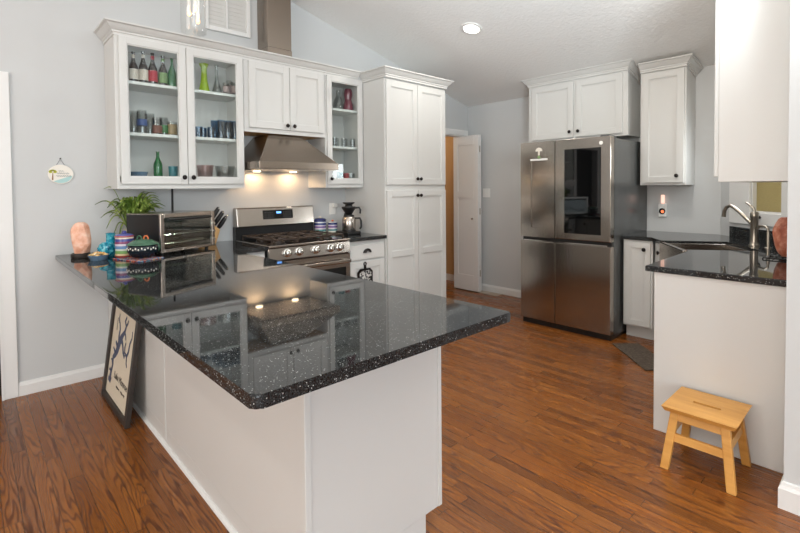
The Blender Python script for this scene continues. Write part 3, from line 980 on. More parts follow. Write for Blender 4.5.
# cabinet over the fridge
OX, OY0, OY1, OZ, OT = 4.166, -1.126, -2.188, 1.842, 2.475
oc = thing('over_fridge_cabinet', (4.33, (OY0 + OY1) / 2, OZ), 'white two-door wall cabinet above the refrigerator', 'cabinet')
MB().hexa([(OX + .02, OY1, OZ), (XR - .003, OY1, OZ), (XR - .003, OY0, OZ), (OX + .02, OY0, OZ), (OX + .02, OY1, OT), (XR - .003, OY1, 2.425), (XR - .003, OY0, 2.425), (OX + .02, OY0, OT)], .002).build('body', M['cab'], oc)
f = FX(OX + .02)
d = shaker(f, -1.650, OY0 - .045, OZ + .025, OT - .035, oc); knob(f, -1.618, 1.925, .02, d)
d = shaker(f, OY1 + .045, -1.678, OZ + .025, OT - .035, oc); knob(f, -1.71, 1.925, .02, d)
crown([(XR - .004, OY0), (OX + .01, OY0), (OX + .01, OY1), (XR - .004, OY1)], 2.543, 1, oc, [-.112, 0, 0, -.112])
# narrow upper
NX, NY0, NY1, NZ, NT = 4.218, -2.284, -2.666, 1.363, 2.42
nc = thing('narrow_wall_cabinet', (4.36, (NY0 + NY1) / 2, NZ), 'narrow tall single-door white wall cabinet right of the refrigerator', 'cabinet')
MB().box(NX + .02, XR - .003, NY1, NY0, NZ, NT, .002).build('body', M['cab'], nc)
f = FX(NX + .02)
d = shaker(f, NY1 + .012, NY0 - .02, NZ + .022, NT - .02, nc); knob(f, -2.60, 1.447, .02, d)
crown([(NX + .01, NY0), (NX + .01, NY1), (XR - .004, NY1)], 2.495, 1, nc, [0, 0, -.065])

# ------------------------------------------------------------------ sink corner
def sd(s, d): return ((s + d) / 2, (s - d) / 2)
rb = thing('base_cabinet', (4.18, -2.38, 0), 'white single-door base cabinet between the refrigerator and the corner sink', 'cabinet')
MB().box(3.878, XR - .003, -2.520, -2.275, .11, .880, .002).box(3.948, XR - .003, -2.518, -2.277, 0, .11).build('body', M['cab'], rb)
f = FX(3.878)
d = shaker(f, -2.505, -2.290, .125, .862, rb, rail=.05); knob(f, -2.458, .803, .02, d)
# the sink and its cabinet face sit on a slanted line across the corner
E1 = Vector((-.8394, -.5436, 0)); E2 = Vector((.5436, -.8394, 0))
SA = Vector((3.66, -2.65, 0))
SW, SDp = .56, .47
def skp(a, b, z):
    q = SA + E1 * a + E2 * b
    return (q.x, q.y, z)
def sk2(a, b): return skp(a, b, 0)[:2]
fdg = FR(SA + E2 * .014, E1, -E2)
cb = thing('corner_sink_cabinet', (3.85, -3.0, 0), 'white slanted corner cabinet below the apron sink', 'cabinet')
poly = [(3.878, -2.525), sk2(-.2, .016), sk2(.60, .016), (3.36, -3.06), (3.36, YC + .003), (D45 + YC - .02, YC + .003), (XR - .003, XR - D45 + .02), (XR - .003, -2.525)]
poly = [(3.878, -2.525), sk2(-.2, .016), sk2(.54, .016), (3.36, -3.06), (3.36, YC + .003), (D45 + YC - .02, YC + .003), (XR - .003, XR - D45 + .02), (XR - .003, -2.525)]
MB().prism(poly, .11, .66).build('body', M['cab'], cb)
shaker(fdg, -.15, .18, .125, .64, cb)
shaker(fdg, .19, .52, .125, .64, cb)
MB().fbox(fdg, -.20, -.008, .66, .879, -.03, .0).build('stile', M['cab'], cb)
knob(fdg, -.06, .805, 0, cb)
sb = thing('sink_run_cabinet', (2.84, -3.31, 0), 'white base cabinet with a plain end panel behind the wooden step stool', 'cabinet')
MB().box(2.352, 3.355, YC + .003, -3.066, .11, .880, .002).box(2.352, 3.355, YC + .003, -3.13, 0, .11).build('body', M['cab'], sb)
MB().box(2.334, 2.352, YC + .003, -3.043, 0, .880, .0015).build('end_panel', M['panel'], sb)
fN = FR((0, -3.066, 0), (1, 0, 0), (0, 1, 0))
for a, b in ((2.37, 2.74), (2.75, 3.12)):
    d = shaker(fN, a, b, .125, .862, sb); knob(fN, b - .03, .80, .02, d)
poly = [(3.86, -2.268), (3.86, -2.52), sk2(0, 0), sk2(0, SDp), sk2(SW, SDp), sk2(SW, 0), (3.11, -3.0), (2.322, -3.0), (2.322, YC + .002), (D45 + YC - .004, YC + .002), (XR - .002, XR - D45 + .004), (XR - .002, -2.268)]
ct2 = tag(recentre(MB().prism(poly, CT0, CT1, .006, 2).build('countertop', M['stone'])), 'black stone countertop around the corner sink, right of the refrigerator', 'countertop')
tag(recentre(MB().fbox(fd, .15, DLEN - .02, CT1, 1.003, .001, .022, .002).build('backsplash', M['stone'])), 'low black stone backsplash strip under the corner window', 'backsplash')
sk = thing('corner_sink', (3.55, -2.98, .68), 'stainless apron-front sink set slantwise in the black corner countertop', 'sink')
g = .004
def slab(mb, a0, a1, b0, b1, z0, z1, bv=0.002):
    return mb.hexa([skp(a0, b0, z0), skp(a1, b0, z0), skp(a1, b1, z0), skp(a0, b1, z0), skp(a0, b0, z1), skp(a1, b0, z1), skp(a1, b1, z1), skp(a0, b1, z1)], bv)
mb = MB()
zb, zt = .685, .895
slab(mb, g, SW - g, .02, SDp - g, zb, zb + .012)
slab(mb, g, .02, .02, SDp - g, zb, zt)
slab(mb, SW - .02, SW - g, .02, SDp - g, zb, zt)
slab(mb, g, SW - g, SDp - .02, SDp - g, zb, zt)
mb.build('basin', M['steel'], sk)
slab(MB(), g, SW - g, -.012, .03, zb, .905, .006).build('apron', M['steel'], sk)
MB().lathe([(.04, 0), (.04, .004), (.02, .003), (0, .003)], skp(SW / 2, SDp / 2, zb + .012), 16).build('drain', M['chrome'], sk)

# faucet
fx, fy_ = 3.745, -3.245
fc_ = thing('faucet', (fx, fy_, CT1), 'brushed nickel gooseneck faucet with a top lever behind the corner sink', 'faucet')
MB().lathe([(.034, 0), (.034, .008), (.028, .014), (.026, .03), (.024, .20), (.027, .205), (.027, .235), (.020, .248), (0, .25)], (fx, fy_, CT1), 20).build('body', M['nickel'], fc_, True)
sp_dir = Vector((.150, .215, 0))
pts = []
for t_, h in ((0, .165), (.10, .185), (.25, .215), (.45, .255), (.65, .290), (.80, .305), (.92, .292), (1.0, .262), (1.02, .215)):
    pts.append((fx + sp_dir.x * t_ * 1.0, fy_ + sp_dir.y * t_, CT1 + h - .02))
MB().tube(pts, [.016, .015, .014, .013, .013, .013, .013, .014, .015], 12).build('spout', M['nickel'], fc_, True)
MB().tube([(fx, fy_, CT1 + .245), (fx + .005, fy_ + .005, CT1 + .27), (fx + .03, fy_ + .04, CT1 + .30), (fx + .045, fy_ + .06, CT1 + .312)], [.012, .010, .007, .006], 10).build('lever', M['nickel'], fc_, True)
wd = thing('water_dispenser_tap', (3.65, -3.34, CT1), 'slim nickel hooked filter tap between the faucet and the orange salt rock', 'tap')
MB().lathe([(.022, 0), (.022, .006), (.013, .010), (.012, .11), (0, .112)], (3.65, -3.34, CT1), 14).build('post', M['nickel'], wd, True)
MB().tube([(3.65, -3.34, CT1 + .10), (3.651, -3.339, CT1 + .135), (3.665, -3.32, CT1 + .15), (3.70, -3.285, CT1 + .148), (3.715, -3.27, CT1 + .13)], .009, 10).build('spout', M['nickel'], wd, True)

def rock(name, c, rx, ry, h, mat, parent, z0, taper=.55, seed=1, seg=22, rings=14, p=2.2, tilt=0):
    rnd = random.Random(seed)
    mb = MB()
    bm = mb.bm
    res = bmesh.ops.create_icosphere(bm, subdivisions=4, radius=1.0)
    flat = tilt != 0
    planes = []
    for _ in range(26):
        n = Vector((rnd.gauss(0, 1), rnd.gauss(0, 1), rnd.gauss(0, .7))).normalized()
        planes.append((n, rnd.uniform(.80, .95) if tilt == 0 else rnd.uniform(.84, 1.02)))
    for v in res['verts']:
        q = v.co.copy()
        if flat:
            rr_ = math.sqrt(max(1e-6, 1 - q.z * q.z))
            m_ = min(3.0, (1 - abs(q.z) ** 7) ** .5 / rr_)
            q.x *= m_; q.y *= m_
        for n, dd in planes:
            e = q.dot(n) - dd
            if e > 0: q -= n * e
        t_ = (q.z + 1) / 2
        k = 1 - (1 - taper) * max(0, t_ - .3) / .7
        v.co = Vector((c[0] + q.x * rx * k + tilt * t_, c[1] + q.y * ry * k, z0 + max(0.0, min(1, (q.z + (.72 if flat else .9)) / 1.72)) * h))
    return mb.build(name, mat, parent)
sr = tag(recentre(rock('salt_rock', (3.145, -3.515), .092, .088, .235, M['redsalt'], None, CT1 + .012, .8, 5)), 'large orange salt rock at the right end of the sink countertop', 'rock')
mb = MB()
for i in range(7):
    yy = -3.60 + i * .03
    mb.tube([(3.03, yy, CT1 + .008), (3.26, yy, CT1 + .008)], .003, 6)
for xx in (3.03, 3.26): mb.tube([(xx, -3.61, CT1 + .008), (xx, -3.41, CT1 + .008)], .004, 6)
for xx in (3.03, 3.26):
    for yy in (-3.61, -3.41): mb.tube([(xx, yy, CT1), (xx, yy, CT1 + .008)], .004, 6)
tag(recentre(mb.build('wire_trivet', M['black'])), 'black wire trivet under the orange salt rock', 'trivet')

# upper cabinet on the partition, seen by its end
uc = thing('wall_cabinet', (2.8, -3.47, 1.368), 'white wall cabinet above the sink counter, cut off by the top of the photo', 'cabinet')
MB().box(2.352, 3.30, YC + .003, -3.337, 1.372, 2.44, .002).build('body', M['cab'], uc)
MB().box(2.334, 2.352, YC + .003, -3.337, 1.372, 2.44, .0015).build('end_panel', M['panel'], uc)
fN = FR((0, -3.337, 0), (1, 0, 0), (0, 1, 0))
shaker(fN, 2.336, 2.815, 1.398, 2.43, uc)
shaker(fN, 2.82, 3.298, 1.398, 2.43, uc)

# ------------------------------------------------------------------ bifold door
bd = thing('bifold_door', (4.40, -.28, 0), 'narrow white folded bifold door standing open at the hall doorway', 'door')
f = FX(4.376)
def leaf(fr, u0, u1, z0, z1, d0, parent):
    mb = MB()
    th, rl = .032, .075
    mb.fbox(fr, u0, u0 + rl, z0, z1, d0, d0 + th, .002).fbox(fr, u1 - rl, u1, z0, z1, d0, d0 + th, .002)
    for a, b in ((z0, z0 + .2), (1.22, 1.31), (z1 - .12, z1)):
        mb.fbox(fr, u0 + rl, u1 - rl, a, b, d0, d0 + th - .0005)
    mb.fbox(fr, u0 + rl, u1 - rl, z0 + .2, z1 - .12, d0 + .008, d0 + th - .010)
    return mb.build('leaf', M['trim'], parent)
la = leaf(f, -.292, .118, .012, 2.030, 0.0, bd)
lb = leaf(FX(4.412), -.292, .118, .012, 2.035, 0.0, bd)
knob(f, -.205, .952, .032, la, r=.013).data.materials[0] = M['nickel']
for zz in (.25, 1.05, 1.85):
    MB().tube([(4.378, -.296, zz - .04), (4.378, -.296, zz + .04)], .006, 8).build('hinge', M['nickel'], la)

# ------------------------------------------------------------------ small fixed fittings
vt = thing('floor_register', (4.42, -.42, 0), 'grey metal floor register beside the bifold door', 'vent')
mb = MB().box(4.36, 4.37, -.56, -.28, 0, .008, .001).box(4.47, 4.48, -.56, -.28, 0, .008, .001).box(4.37, 4.47, -.56, -.55, 0, .008).box(4.37, 4.47, -.29, -.28, 0, .008)
mb.build('frame', M['vent'], vt)
mb = MB()
for i in range(11): mb.box(4.37, 4.47, -.545 + i * .0235, -.545 + i * .0235 + .011, 0.001, .006)
mb.build('slats', M['vent'], vt)
rgx = tag(recentre(MB().prism([sd(1.28, 5.88), sd(.46, 5.88), sd(.46, 6.20), sd(1.28, 6.20)], 0.0005, .012, .003, 1).build('kitchen_rug', M['rug'])),
          'grey woven rug lying diagonally in front of the corner sink', 'rug')
def plate(name, fr, u, z, w_, h, label, cat, rockers=1, group=None):
    p = thing(name, fr.p(u, z - h / 2, 0), label, cat)
    MB().fbox(fr, u - w_ / 2, u + w_ / 2, z - h / 2, z + h / 2, 0.0003, .006, .002).build('plate', M['white'], p)
    for i in range(rockers):
        uu = u + (i - (rockers - 1) / 2) * .046
        MB().fbox(fr, uu - .016, uu + .016, z - .033, z + .033, .006, .009, .001).build('rocker', M['white'], p)
    return p
plate('light_switch', FX(XR), -.305, 1.285, .115, .115, 'white double light switch on the grey wall beside the bifold door', 'switch', 2)
ol = plate('wall_outlet', FY(0), 2.302, 1.153, .075, .118, 'white wall outlet with a plugged-in adapter behind the small canisters', 'outlet', 1)
MB().fbox(FY(0), 2.300, 2.345, 1.165, 1.205, .006, .035, .004).build('adapter', M['white'], ol)
nl = thing('plug_in_night_light', (XR, -2.40, 1.055), 'white plug-in night light with a red glow on the wall right of the refrigerator', 'night light')
f = FX(XR)
MB().fbox(f, -2.438, -2.362, 1.055, 1.185, .0003, .028, .010, 2).build('body', M['white'], nl)
MB().lathe([(.029, 0), (.029, .006), (.024, .008), (0, .008)], f.p(-2.40, 1.112, .028), 18, (-1, 0, 0)).build('dial', M['bglass'], nl)
MB().lathe([(.014, 0), (.014, .002), (0, .002)], f.p(-2.405, 1.108, .036), 12, (-1, 0, 0)).build('red_window', M['redled'], nl)
MB().fbox(f, -2.415, -2.385, 1.186, 1.268, .005, .022, .006, 2).build('light_tip', M['pinkled'], nl)
wf = thing('wall_plaque', (XR - .012, -.86, 1.42), 'red-brown wooden plaque on the wall, mostly hidden by the refrigerator', 'plaque')
MB().fbox(FX(XR), -1.02, -.842, 1.42, 1.745, .0003, .03, .004).build('board', M['redwood'], wf)

# downlights
def downlight(x, y, label):
    z = ceil_z(x)
    nrm = Vector((-.2635, 0, -1)).normalized()
    dl = thing('recessed_downlight', (x, y, z), label, 'downlight', 0, 'recessed ceiling lights')
    c = Vector((x, y, z))
    MB().lathe([(.072, .0005), (.10, .0005), (.10, .007), (.076, .011), (.072, .004), (.072, .0005)], c, 28, nrm).build('trim_ring', M['white'], dl, True)
    MB().lathe([(.072, .002), (.072, .0035), (0, .004)], c, 28, nrm).build('lens', M['lens'], dl)
    l = bpy.data.lights.new('downlight_lamp', 'AREA')
    l.shape = 'DISK'; l.size = .13; l.energy = CAN_POWER * .7; l.color = (1.0, .93, .84)
    o = bpy.data.objects.new('downlight_lamp', l); COL.objects.link(o)
    o.parent = dl
    o.location = nrm * .012
    o.rotation_euler = nrm.to_track_quat('-Z', 'Y').to_euler()
downlight(3.02, -1.24, 'round recessed ceiling light in the sloped white ceiling')
for x, y in ((3.02, -2.75), (1.15, -3.0), (-1.9, -1.6), (-1.9, -4.6)):  # extra lamps added out of view, with no fixtures modelled
    z = ceil_z(x)
    l = bpy.data.lights.new('added_ceiling_lamp', 'AREA')
    l.shape = 'DISK'; l.size = .15; l.energy = CAN_POWER * 1.25; l.color = (1.0, .93, .84)
    o = bpy.data.objects.new('added_ceiling_lamp', l); COL.objects.link(o)
    o.location = (x, y, z - .02)
l = bpy.data.lights.new('hall_lamp', 'POINT')
l.energy, l.color, l.shadow_soft_size = 7, (1.0, .80, .58), .1
o = bpy.data.objects.new('hall_lamp', l); COL.objects.link(o); o.location = (4.0, .8, 2.1)

# pendant
pd = thing('pendant_light', (.502, -1.3, 2.20), 'clear glass pendant lamp hanging above the peninsula, cut off by the top of the photo', 'pendant lamp')
px_, py_ = .502, -1.3
mb = MB().lathe([(.064, 0), (.066, .003), (.066, .30), (.063, .30), (.063, .006), (0, .006), (0, 0)], (px_, py_, 2.215), 32)
mb.build('glass_shade', M['bulbglass'], pd, True)
MB().lathe([(.03, 0), (.068, .0), (.068, .02), (.012, .05), (0, .05)], (px_, py_, 2.515), 24).build('cap', M['nickel'], pd, True)
MB().tube([(px_, py_, 2.56), (px_, py_, ceil_z(px_) - .001)], .006, 8).build('rod', M['nickel'], pd)
for dx, dy, z0 in ((-.018, .012, 2.335), (.024, .0, 2.30), (.0, -.03, 2.35)):
    c = MB().lathe([(.010, .0), (.010, 2.52 - z0), (0, 2.52 - z0)], (px_ + dx, py_ + dy, z0), 12).build('candle_sleeve', M['white'], pd, True)
    MB().ball((px_ + dx, py_ + dy, z0 - .012), (.010, .010, .014), 10, 8).build('bulb', M['bulb'], c, True)

# ------------------------------------------------------------------ cabinet contents
def glassw(name, x, y, z, r, h, mat, label, group=None, rt=None, cat='glass'):
    rt = rt or r * 1.06
    wl = .003
    mb = MB().lathe([(0, 0), (r, 0), (rt, h), (rt - wl, h), (r - wl, .008), (0, .008)], (0, 0, 0), 16)
    o = mb.build(name, mat, None, True)
    o.location = (x, y, z)
    return tag(o, label, cat, group)
def bottle(x, y, z, h, r, mat, label, labmat=None, neck=.35, cat='bottle'):
    root = thing('bottle', (x, y, z), label, cat, 0, 'bottles in the glass cabinet')
    n = r * .36
    MB().lathe([(0, 0), (r * .94, 0), (r, .006), (r, h * .46), (r * .93, h * .54), (r * .55, h * .68), (n, h * .78), (n * .95, h * .95), (n * 1.15, h * .955), (n * 1.15, h), (0, h)], (0, 0, 0), 18).build('glass_body', mat, root, True, False)
    if labmat:
        MB().lathe([(r + .0004, h * .12), (r + .001, h * .13), (r + .001, h * .44), (r + .0004, h * .45)], (0, 0, 0), 18).build('paper_label', labmat, root, True, False)
        MB().lathe([(n * 1.02 + .001, h * .80), (n + .0016, h * .81), (n + .0016, h * .90), (n + .001, h * .91)], (0, 0, 0), 14).build('neck_label', labmat, root, True, False)
    return root
Z3, Z2, Z1 = 2.126, 1.765, UZ + .088
bottle(.465, -.19, Z3, .225, .030, M['brownb'], 'dark bottle with a pale red label, leftmost on the top shelf', M['whitelab'])
bottle(.529, -.19, Z3, .238, .031, M['brownb'], 'dark bottle with a square white label, second from left on the top shelf', M['whitelab'])
bottle(.592, -.19, Z3, .240, .031, M['brownb'], 'dark bottle with a bright red label, on the top shelf', M['redlab'])
bottle(.662, -.19, Z3, .232, .030, M['brownb'], 'dark bottle with a sage green label, left of the green bottle', M['greenlab'])
bottle(.722, -.20, Z3, .222, .030, M['greenb'], 'green glass bottle at the right end of the top shelf bottles')
bottle(.618, -.17, Z1, .19, .031, M['greenb'], 'bright green empty bottle alone on the cabinet bottom')
glassw('shot_glass', .655, -.09, Z3, .020, .12, M['tumbler'], 'slim clear glass behind the red and sage labelled bottles')
gl = 'drinking glasses on the middle shelf, left door'
glassw('pint_glass', .462, -.17, Z2, .030, .165, M['tumbler'], 'tall clear glass leftmost on the middle shelf, half behind the door frame', gl)
g1 = glassw('pint_glass', .510, -.20, Z2, .031, .172, M['tumbler'], 'tall clear glass with a blue printed band on the middle shelf', gl)
MB().lathe([(.0325, .06), (.0332, .061), (.0335, .105), (.0328, .106)], (0, 0, 0), 16).build('printed_band', plain('blue_print', S(74, 98, 150), .4, bump=.01), g1, True, False)
glassw('pint_glass', .575, -.15, Z2, .031, .160, M['tumbler'], 'tall plain clear glass in the middle of the middle shelf', gl)
g1 = glassw('tumbler', .607, -.215, Z2, .032, .125, M['tumbler'], 'short glass with a red-brown printed band on the middle shelf', gl)
MB().lathe([(.0327, .01), (.0335, .011), (.0342, .065), (.0335, .066)], (0, 0, 0), 16).build('printed_band', plain('brown_red_print', S(120, 84, 74), .4, bump=.01, var=.3), g1, True, False)
g1 = glassw('tumbler', .660, -.19, Z2, .029, .135, M['tumbler'], 'clear glass with a green printed band on the middle shelf', gl)
MB().lathe([(.0297, .02), (.0303, .021), (.031, .075), (.0303, .076)], (0, 0, 0), 16).build('printed_band', plain('green_print', S(70, 120, 76), .4, bump=.01, var=.3), g1, True, False)
g1 = glassw('tumbler', .717, -.20, Z2, .032, .105, M['tumbler'], 'short glass with a tan emblem at the right end of the middle shelf', gl)
MB().lathe([(.0327, .01), (.0335, .011), (.0342, .085), (.0335, .086)], (0, 0, 0), 16).build('printed_band', plain('tan_emblem', S(150, 132, 100), .4, bump=.01, var=.35, bscale=70), g1, True, False)
tag(recentre(MB().lathe([(0, 0), (.05, 0), (.062, .036), (.058, .036), (.047, .006), (0, .006)], (.485, -.18, Z1), 20).build('small_dish', M['blueglaze'], None, True)), 'small slate-blue dish on the cabinet bottom, left corner', 'dish')
glassw('square_tumbler', .722, -.18, Z1, .030, .082, M['tealbox'], 'small teal tumbler right of the bright green bottle', None, .034)
# right half
v = tag(MB().lathe([(0, 0), (.042, 0), (.040, .02), (.026, .09), (.021, .16), (.022, .19), (.036, .228), (.033, .228), (.018, .19), (0, .17)], (0, 0, 0), 22).build('flower_vase', M['lime'], None, True), 'lime green flared vase on the top shelf', 'vase')
v.location = (.968, -.18, Z3)
v = tag(MB().lathe([(0, 0), (.038, 0), (.040, .02), (.030, .06), (.015, .11), (.013, .22), (.018, .235), (.015, .235), (.010, .22), (.012, .11), (.027, .06), (.036, .02), (0, .006)], (0, 0, 0), 22).build('carafe', M['tumbler'], None, True), 'clear slim-necked carafe right of the lime green vase', 'carafe')
v.location = (1.068, -.18, Z3)
for x, yy, h, lb_ in ((1.135, -.20, .10, 'short etched glass nearest the clear carafe on the top shelf'), (1.178, -.16, .13, 'taller etched glass right of the short one on the top shelf'), (1.20, -.22, .11, 'etched glass at the right end of the top shelf')):
    g1 = glassw('etched_glass', x, yy, Z3, .024, h, M['tumbler'], lb_, 'etched glasses on the top shelf')
    MB().lathe([(.0247, .02), (.0253, .021), (.0258, h * .7), (.0252, h * .7 + .001)], (0, 0, 0), 16).build('etched_band', plain('red_etch', S(168, 152, 150), .4, bump=.01, var=.4), g1, True, False)
names = ['short blue tumbler leftmost on the middle shelf', 'short blue tumbler second from left on the middle shelf', 'short blue tumbler beside the tall blue glasses']
for (x, yy), lb_ in zip(((.915, -.19), (.965, -.14), (1.0, -.22)), names):
    glassw('blue_tumbler', x, yy, Z2, .027, .088, M['blueglass'], lb_, 'blue tumblers in the glass cabinet')
for i, (x, yy) in enumerate(((1.045, -.17), (1.075, -.235), (1.105, -.16), (1.135, -.23), (1.165, -.165), (1.192, -.235), (1.195, -.10))):
    glassw('blue_tall_glass', x, yy, Z2, .026, .150, M['blueglass'], 'tall blue drinking glass in the crowd at the right of the middle shelf', 'tall blue glasses on the middle shelf')
def bowl(x, y, r, h, mat, label):
    o = MB().lathe([(0, 0), (r * .8, 0), (r, h), (r - .004, h), (r * .8 - .003, .006), (0, .006)], (0, 0, 0), 26).build('glass_bowl', mat, None, True)
    o.location = (x, y, Z1)
    tag(o, label, 'bowl')
bowl(.965, -.17, .066, .098, M['pinkbowl'], 'pale pink glass bowl on the cabinet bottom, behind the right-hand knob')
bowl(1.125, -.17, .080, .095, M['tumbler'], 'clear glass bowl right of the pale pink bowl')
# narrow cabinet
v = tag(MB().lathe([(0, 0), (.048, 0), (.052, .03), (.042, .10), (.018, .14), (.018, .19), (.022, .20), (.019, .20), (.014, .14), (.038, .10), (.048, .03), (0, .006)], (0, 0, 0), 22).build('decanter', M['tumbler'], None, True), 'clear squat decanter left of the burgundy vase', 'decanter')
v.location = (2.262, -.18, Z3)
v = tag(MB().lathe([(0, 0), (.048, 0), (.055, .03), (.050, .07), (.034, .112), (.034, .125), (.044, .16), (.042, .20), (.032, .225), (.028, .225), (0, .20)], (0, 0, 0), 22).build('gourd_vase', M['burg'], None, True), 'burgundy gourd-shaped vase on the top shelf of the narrow cabinet', 'vase')
v.location = (2.385, -.18, Z3)
for i, x in enumerate((2.20, 2.255, 2.31, 2.365, 2.42)):
    glassw('clear_tumbler', x, -.20 + (i % 2) * .05, Z2, .024, .09, M['tumbler'], 'small clear tumbler in the row on the narrow cabinet\'s middle shelf', 'clear tumblers in the narrow cabinet')
glassw('teal_cup', 2.27, -.19, Z1, .030, .06, M['tealbox'], 'small teal cup on the narrow cabinet bottom', None, None, 'cup')
glassw('red_cup', 2.335, -.20, Z1, .026, .055, M['red'], 'small red cup between the teal cup and the clear dish', None, None, 'cup')
glassw('clear_dish', 2.40, -.19, Z1, .040, .055, M['tumbler'], 'small clear dish at the right on the narrow cabinet bottom', None, None, 'dish')

# ------------------------------------------------------------------ peninsula objects
C0 = CT1
sl = thing('salt_lamp', (.108, -.265, C0), 'pink salt lamp on a dark base at the wall end of the peninsula', 'lamp')
MB().lathe([(0, 0), (.052, 0), (.056, .006), (.056, .024), (.050, .030), (0, .030)], (.108, -.265, C0), 24).build('base', M['framewood'], sl, True)
rock('salt_crystal', (.118, -.260), .060, .058, .210, M['salt'], sl, C0 + .029, .86, 3, tilt=-.012)
sd_ = thing('shell_dish', (.172, -.47, C0), 'small slate-blue dish heaped with shells, in front of the salt lamp', 'dish')
MB().lathe([(0, 0), (.045, 0), (.060, .030), (.056, .032), (.042, .010), (0, .010)], (.172, -.47, C0), 24).build('dish', M['blueglaze'], sd_, True)
mb = MB()
rr = random.Random(4)
for i in range(22):
    a = rr.uniform(0, 2 * PI); q = .045 * math.sqrt(rr.random())
    mb.ball((.172 + q * math.cos(a), -.47 + q * math.sin(a), C0 + .022 + .022 * (1 - q / .05) + rr.uniform(0, .006)), (rr.uniform(.010, .016), rr.uniform(.010, .016), .009), 8, 6)
o = mb.build('shells', M['shell'], sd_, True)
o['kind'] = 'stuff'
bv_ = thing('teal_glass_vase', (.255, -.335, C0), 'knobbly teal art-glass vase between shell dish and striped canister', 'vase')
VX, VY = .247, -.335
mb = MB().lathe([(0, 0), (.038, 0), (.050, .015), (.055, .045), (.048, .080), (.030, .095), (0, .098)], (VX, VY, C0), 26)
for k in range(26):
    a = k * 2.399; z = .014 + .066 * (k / 26)
    q = .053 - abs(z - .045) * .35
    mb.ball((VX + q * math.cos(a), VY + q * math.sin(a), C0 + z), .010, 8, 6)
mb.build('body', M['teal'], bv_, True)
MB().lathe([(.027, .085), (.029, .095), (.027, .150), (.031, .156), (.027, .156), (.023, .11), (0, .10)], (VX + .022, VY + .004, C0), 20).build('neck', M['teal'], bv_, True)
mtr = tag(recentre(MB().prism([(.240, -.53), (.325, -.81), (.495, -.70), (.36, -.42)], C0 + .0003, C0 + .007, .002, 1).build('woven_mat', M['mat'])), 'bright multicoloured woven mat under the green lidded pot', 'mat')
def canister(x, y, z, r, h, mat, label, knobmat, zs=1.0, cat='canister'):
    root = thing('canister', (x, y, z), label, cat)
    MB().lathe([(0, 0), (r * .92, 0), (r, .008), (r * .96, h * .30), (r, h * .55), (r * .95, h * .78), (0, h * .785)], (0, 0, 0), 26).build('jar', mat, root, True, False)
    lid = MB().lathe([(r * .80, h * .786), (r * 1.02, h * .80), (r * 1.02, h * .84), (r * .8, h * .90), (r * .3, h * .93), (0, h * .935)], (0, 0, 0), 26).build('lid', mat, root, True, False)
    MB().ball((0, 0, h * .97), (r * .26, r * .26, r * .22), 12, 8).build('knob', knobmat, lid, True, False)
    return root
canister(.316, -.491, C0 + .0072, .056, .165, M['canister'], 'fat multicoloured striped canister with a blue knob, left of the green pot', plain('cobalt_glaze', S(58, 62, 130), .25, bump=.01))
canister(2.098, -.085, C0, .060, .168, M['canister2'], 'larger banded canister of the two beside the range', M['cream'])
canister(2.200, -.150, C0, .048, .130, M['canister2'], 'smaller banded canister between the larger one and the coffee maker', M['orange'])

pt = thing('lidded_pot', (.392, -.618, C0 + .0072), 'dark glazed round pot with a green lid in front of the toaster oven', 'pot')
PX_, PY_, PZ_ = .392, -.618, C0 + .0072
MB().lathe([(0, 0), (.045, 0), (.070, .012), (.090, .040), (.092, .060), (.084, .082), (.080, .086), (.076, .082), (0, .02)], (PX_, PY_, PZ_), 30).build('bowl', M['navyglaze'], pt, True)
ld = MB().lathe([(.090, .082), (.096, .086), (.088, .094), (.060, .112), (.030, .120), (0, .122)], (PX_, PY_, PZ_), 30).build('lid', M['teapot'], pt, True)
for s_, mt in ((-1, M['teapot']), (1, M['orange'])):
    c = Vector((PX_ + s_ * .016, PY_ - s_ * .013, PZ_ + .118))
    MB().tube([c + Vector((.014 * math.cos(a) * .77, -.014 * math.cos(a) * .64, .022 * math.sin(a))) for a in [PI * k / 8 for k in range(9)]], .005, 8).build('loop_handle', mt, ld, True)
mb = MB()
for k in range(13):
    a = math.radians(-185 + k * 11)
    q = .0925
    mb.ball((PX_ + q * math.cos(a), PY_ + q * math.sin(a), PZ_ + .058 + .008 * (k % 2)), (.0045, .0045, .006), 8, 6)
mb.build('painted_beads', M['cream'], pt, True)
MB().ball((PX_ + .088, PY_ + .02, PZ_ + .055), (.022, .022, .028), 12, 8).build('green_lug', M['teapot'], pt, True)

# toaster oven
TL = (.505, -.60, C0)
TA = math.atan2(.19, .43)
to = thing('toaster_oven', TL, 'stainless toaster oven with a glass door and black sides, on the black counter', 'toaster oven', TA)
TW, TD, TZ0, TZ1 = .47, .33, .018, .283
mb = MB().box(0, .012, 0.012, TD, TZ0, TZ1 - .004, .003).build('side_panel', M['black'], to, False, False)
MB().box(TW - .012, TW, 0.012, TD, TZ0, TZ1 - .004, .003).build('side_panel', M['black'], to, False, False)
MB().box(.0, TW, .012, TD, TZ1 - .016, TZ1, .005, 2).build('top_cover', M['steel'], to, False, False)
mb = MB().box(.012, TW - .012, TD - .012, TD, TZ0, TZ1 - .016).box(.012, TW - .012, .02, TD - .012, TZ0, TZ0 + .01)
mb.build('oven_cavity', M['steel'], to, False, False)
mb = MB().box(-.003, .028, -.006, .014, TZ0, TZ1, .005, 2).box(TW - .026, TW + .003, -.006, .014, TZ0, TZ1, .005, 2)
mb.box(.028, TW - .026, -.004, .013, TZ1 - .03, TZ1, .003).box(.028, TW - .026, -.004, .013, TZ0, TZ0 + .022, .003)
fcx = mb.build('front_frame', M['steel'], to, False, False)
dg = MB().box(.03, TW - .028, -.002, .004, TZ0 + .024, TZ1 - .032).build('door_glass', glassy('smoked_oven_glass', (.84, .89, .86, 1), base=.11), to, False, False)
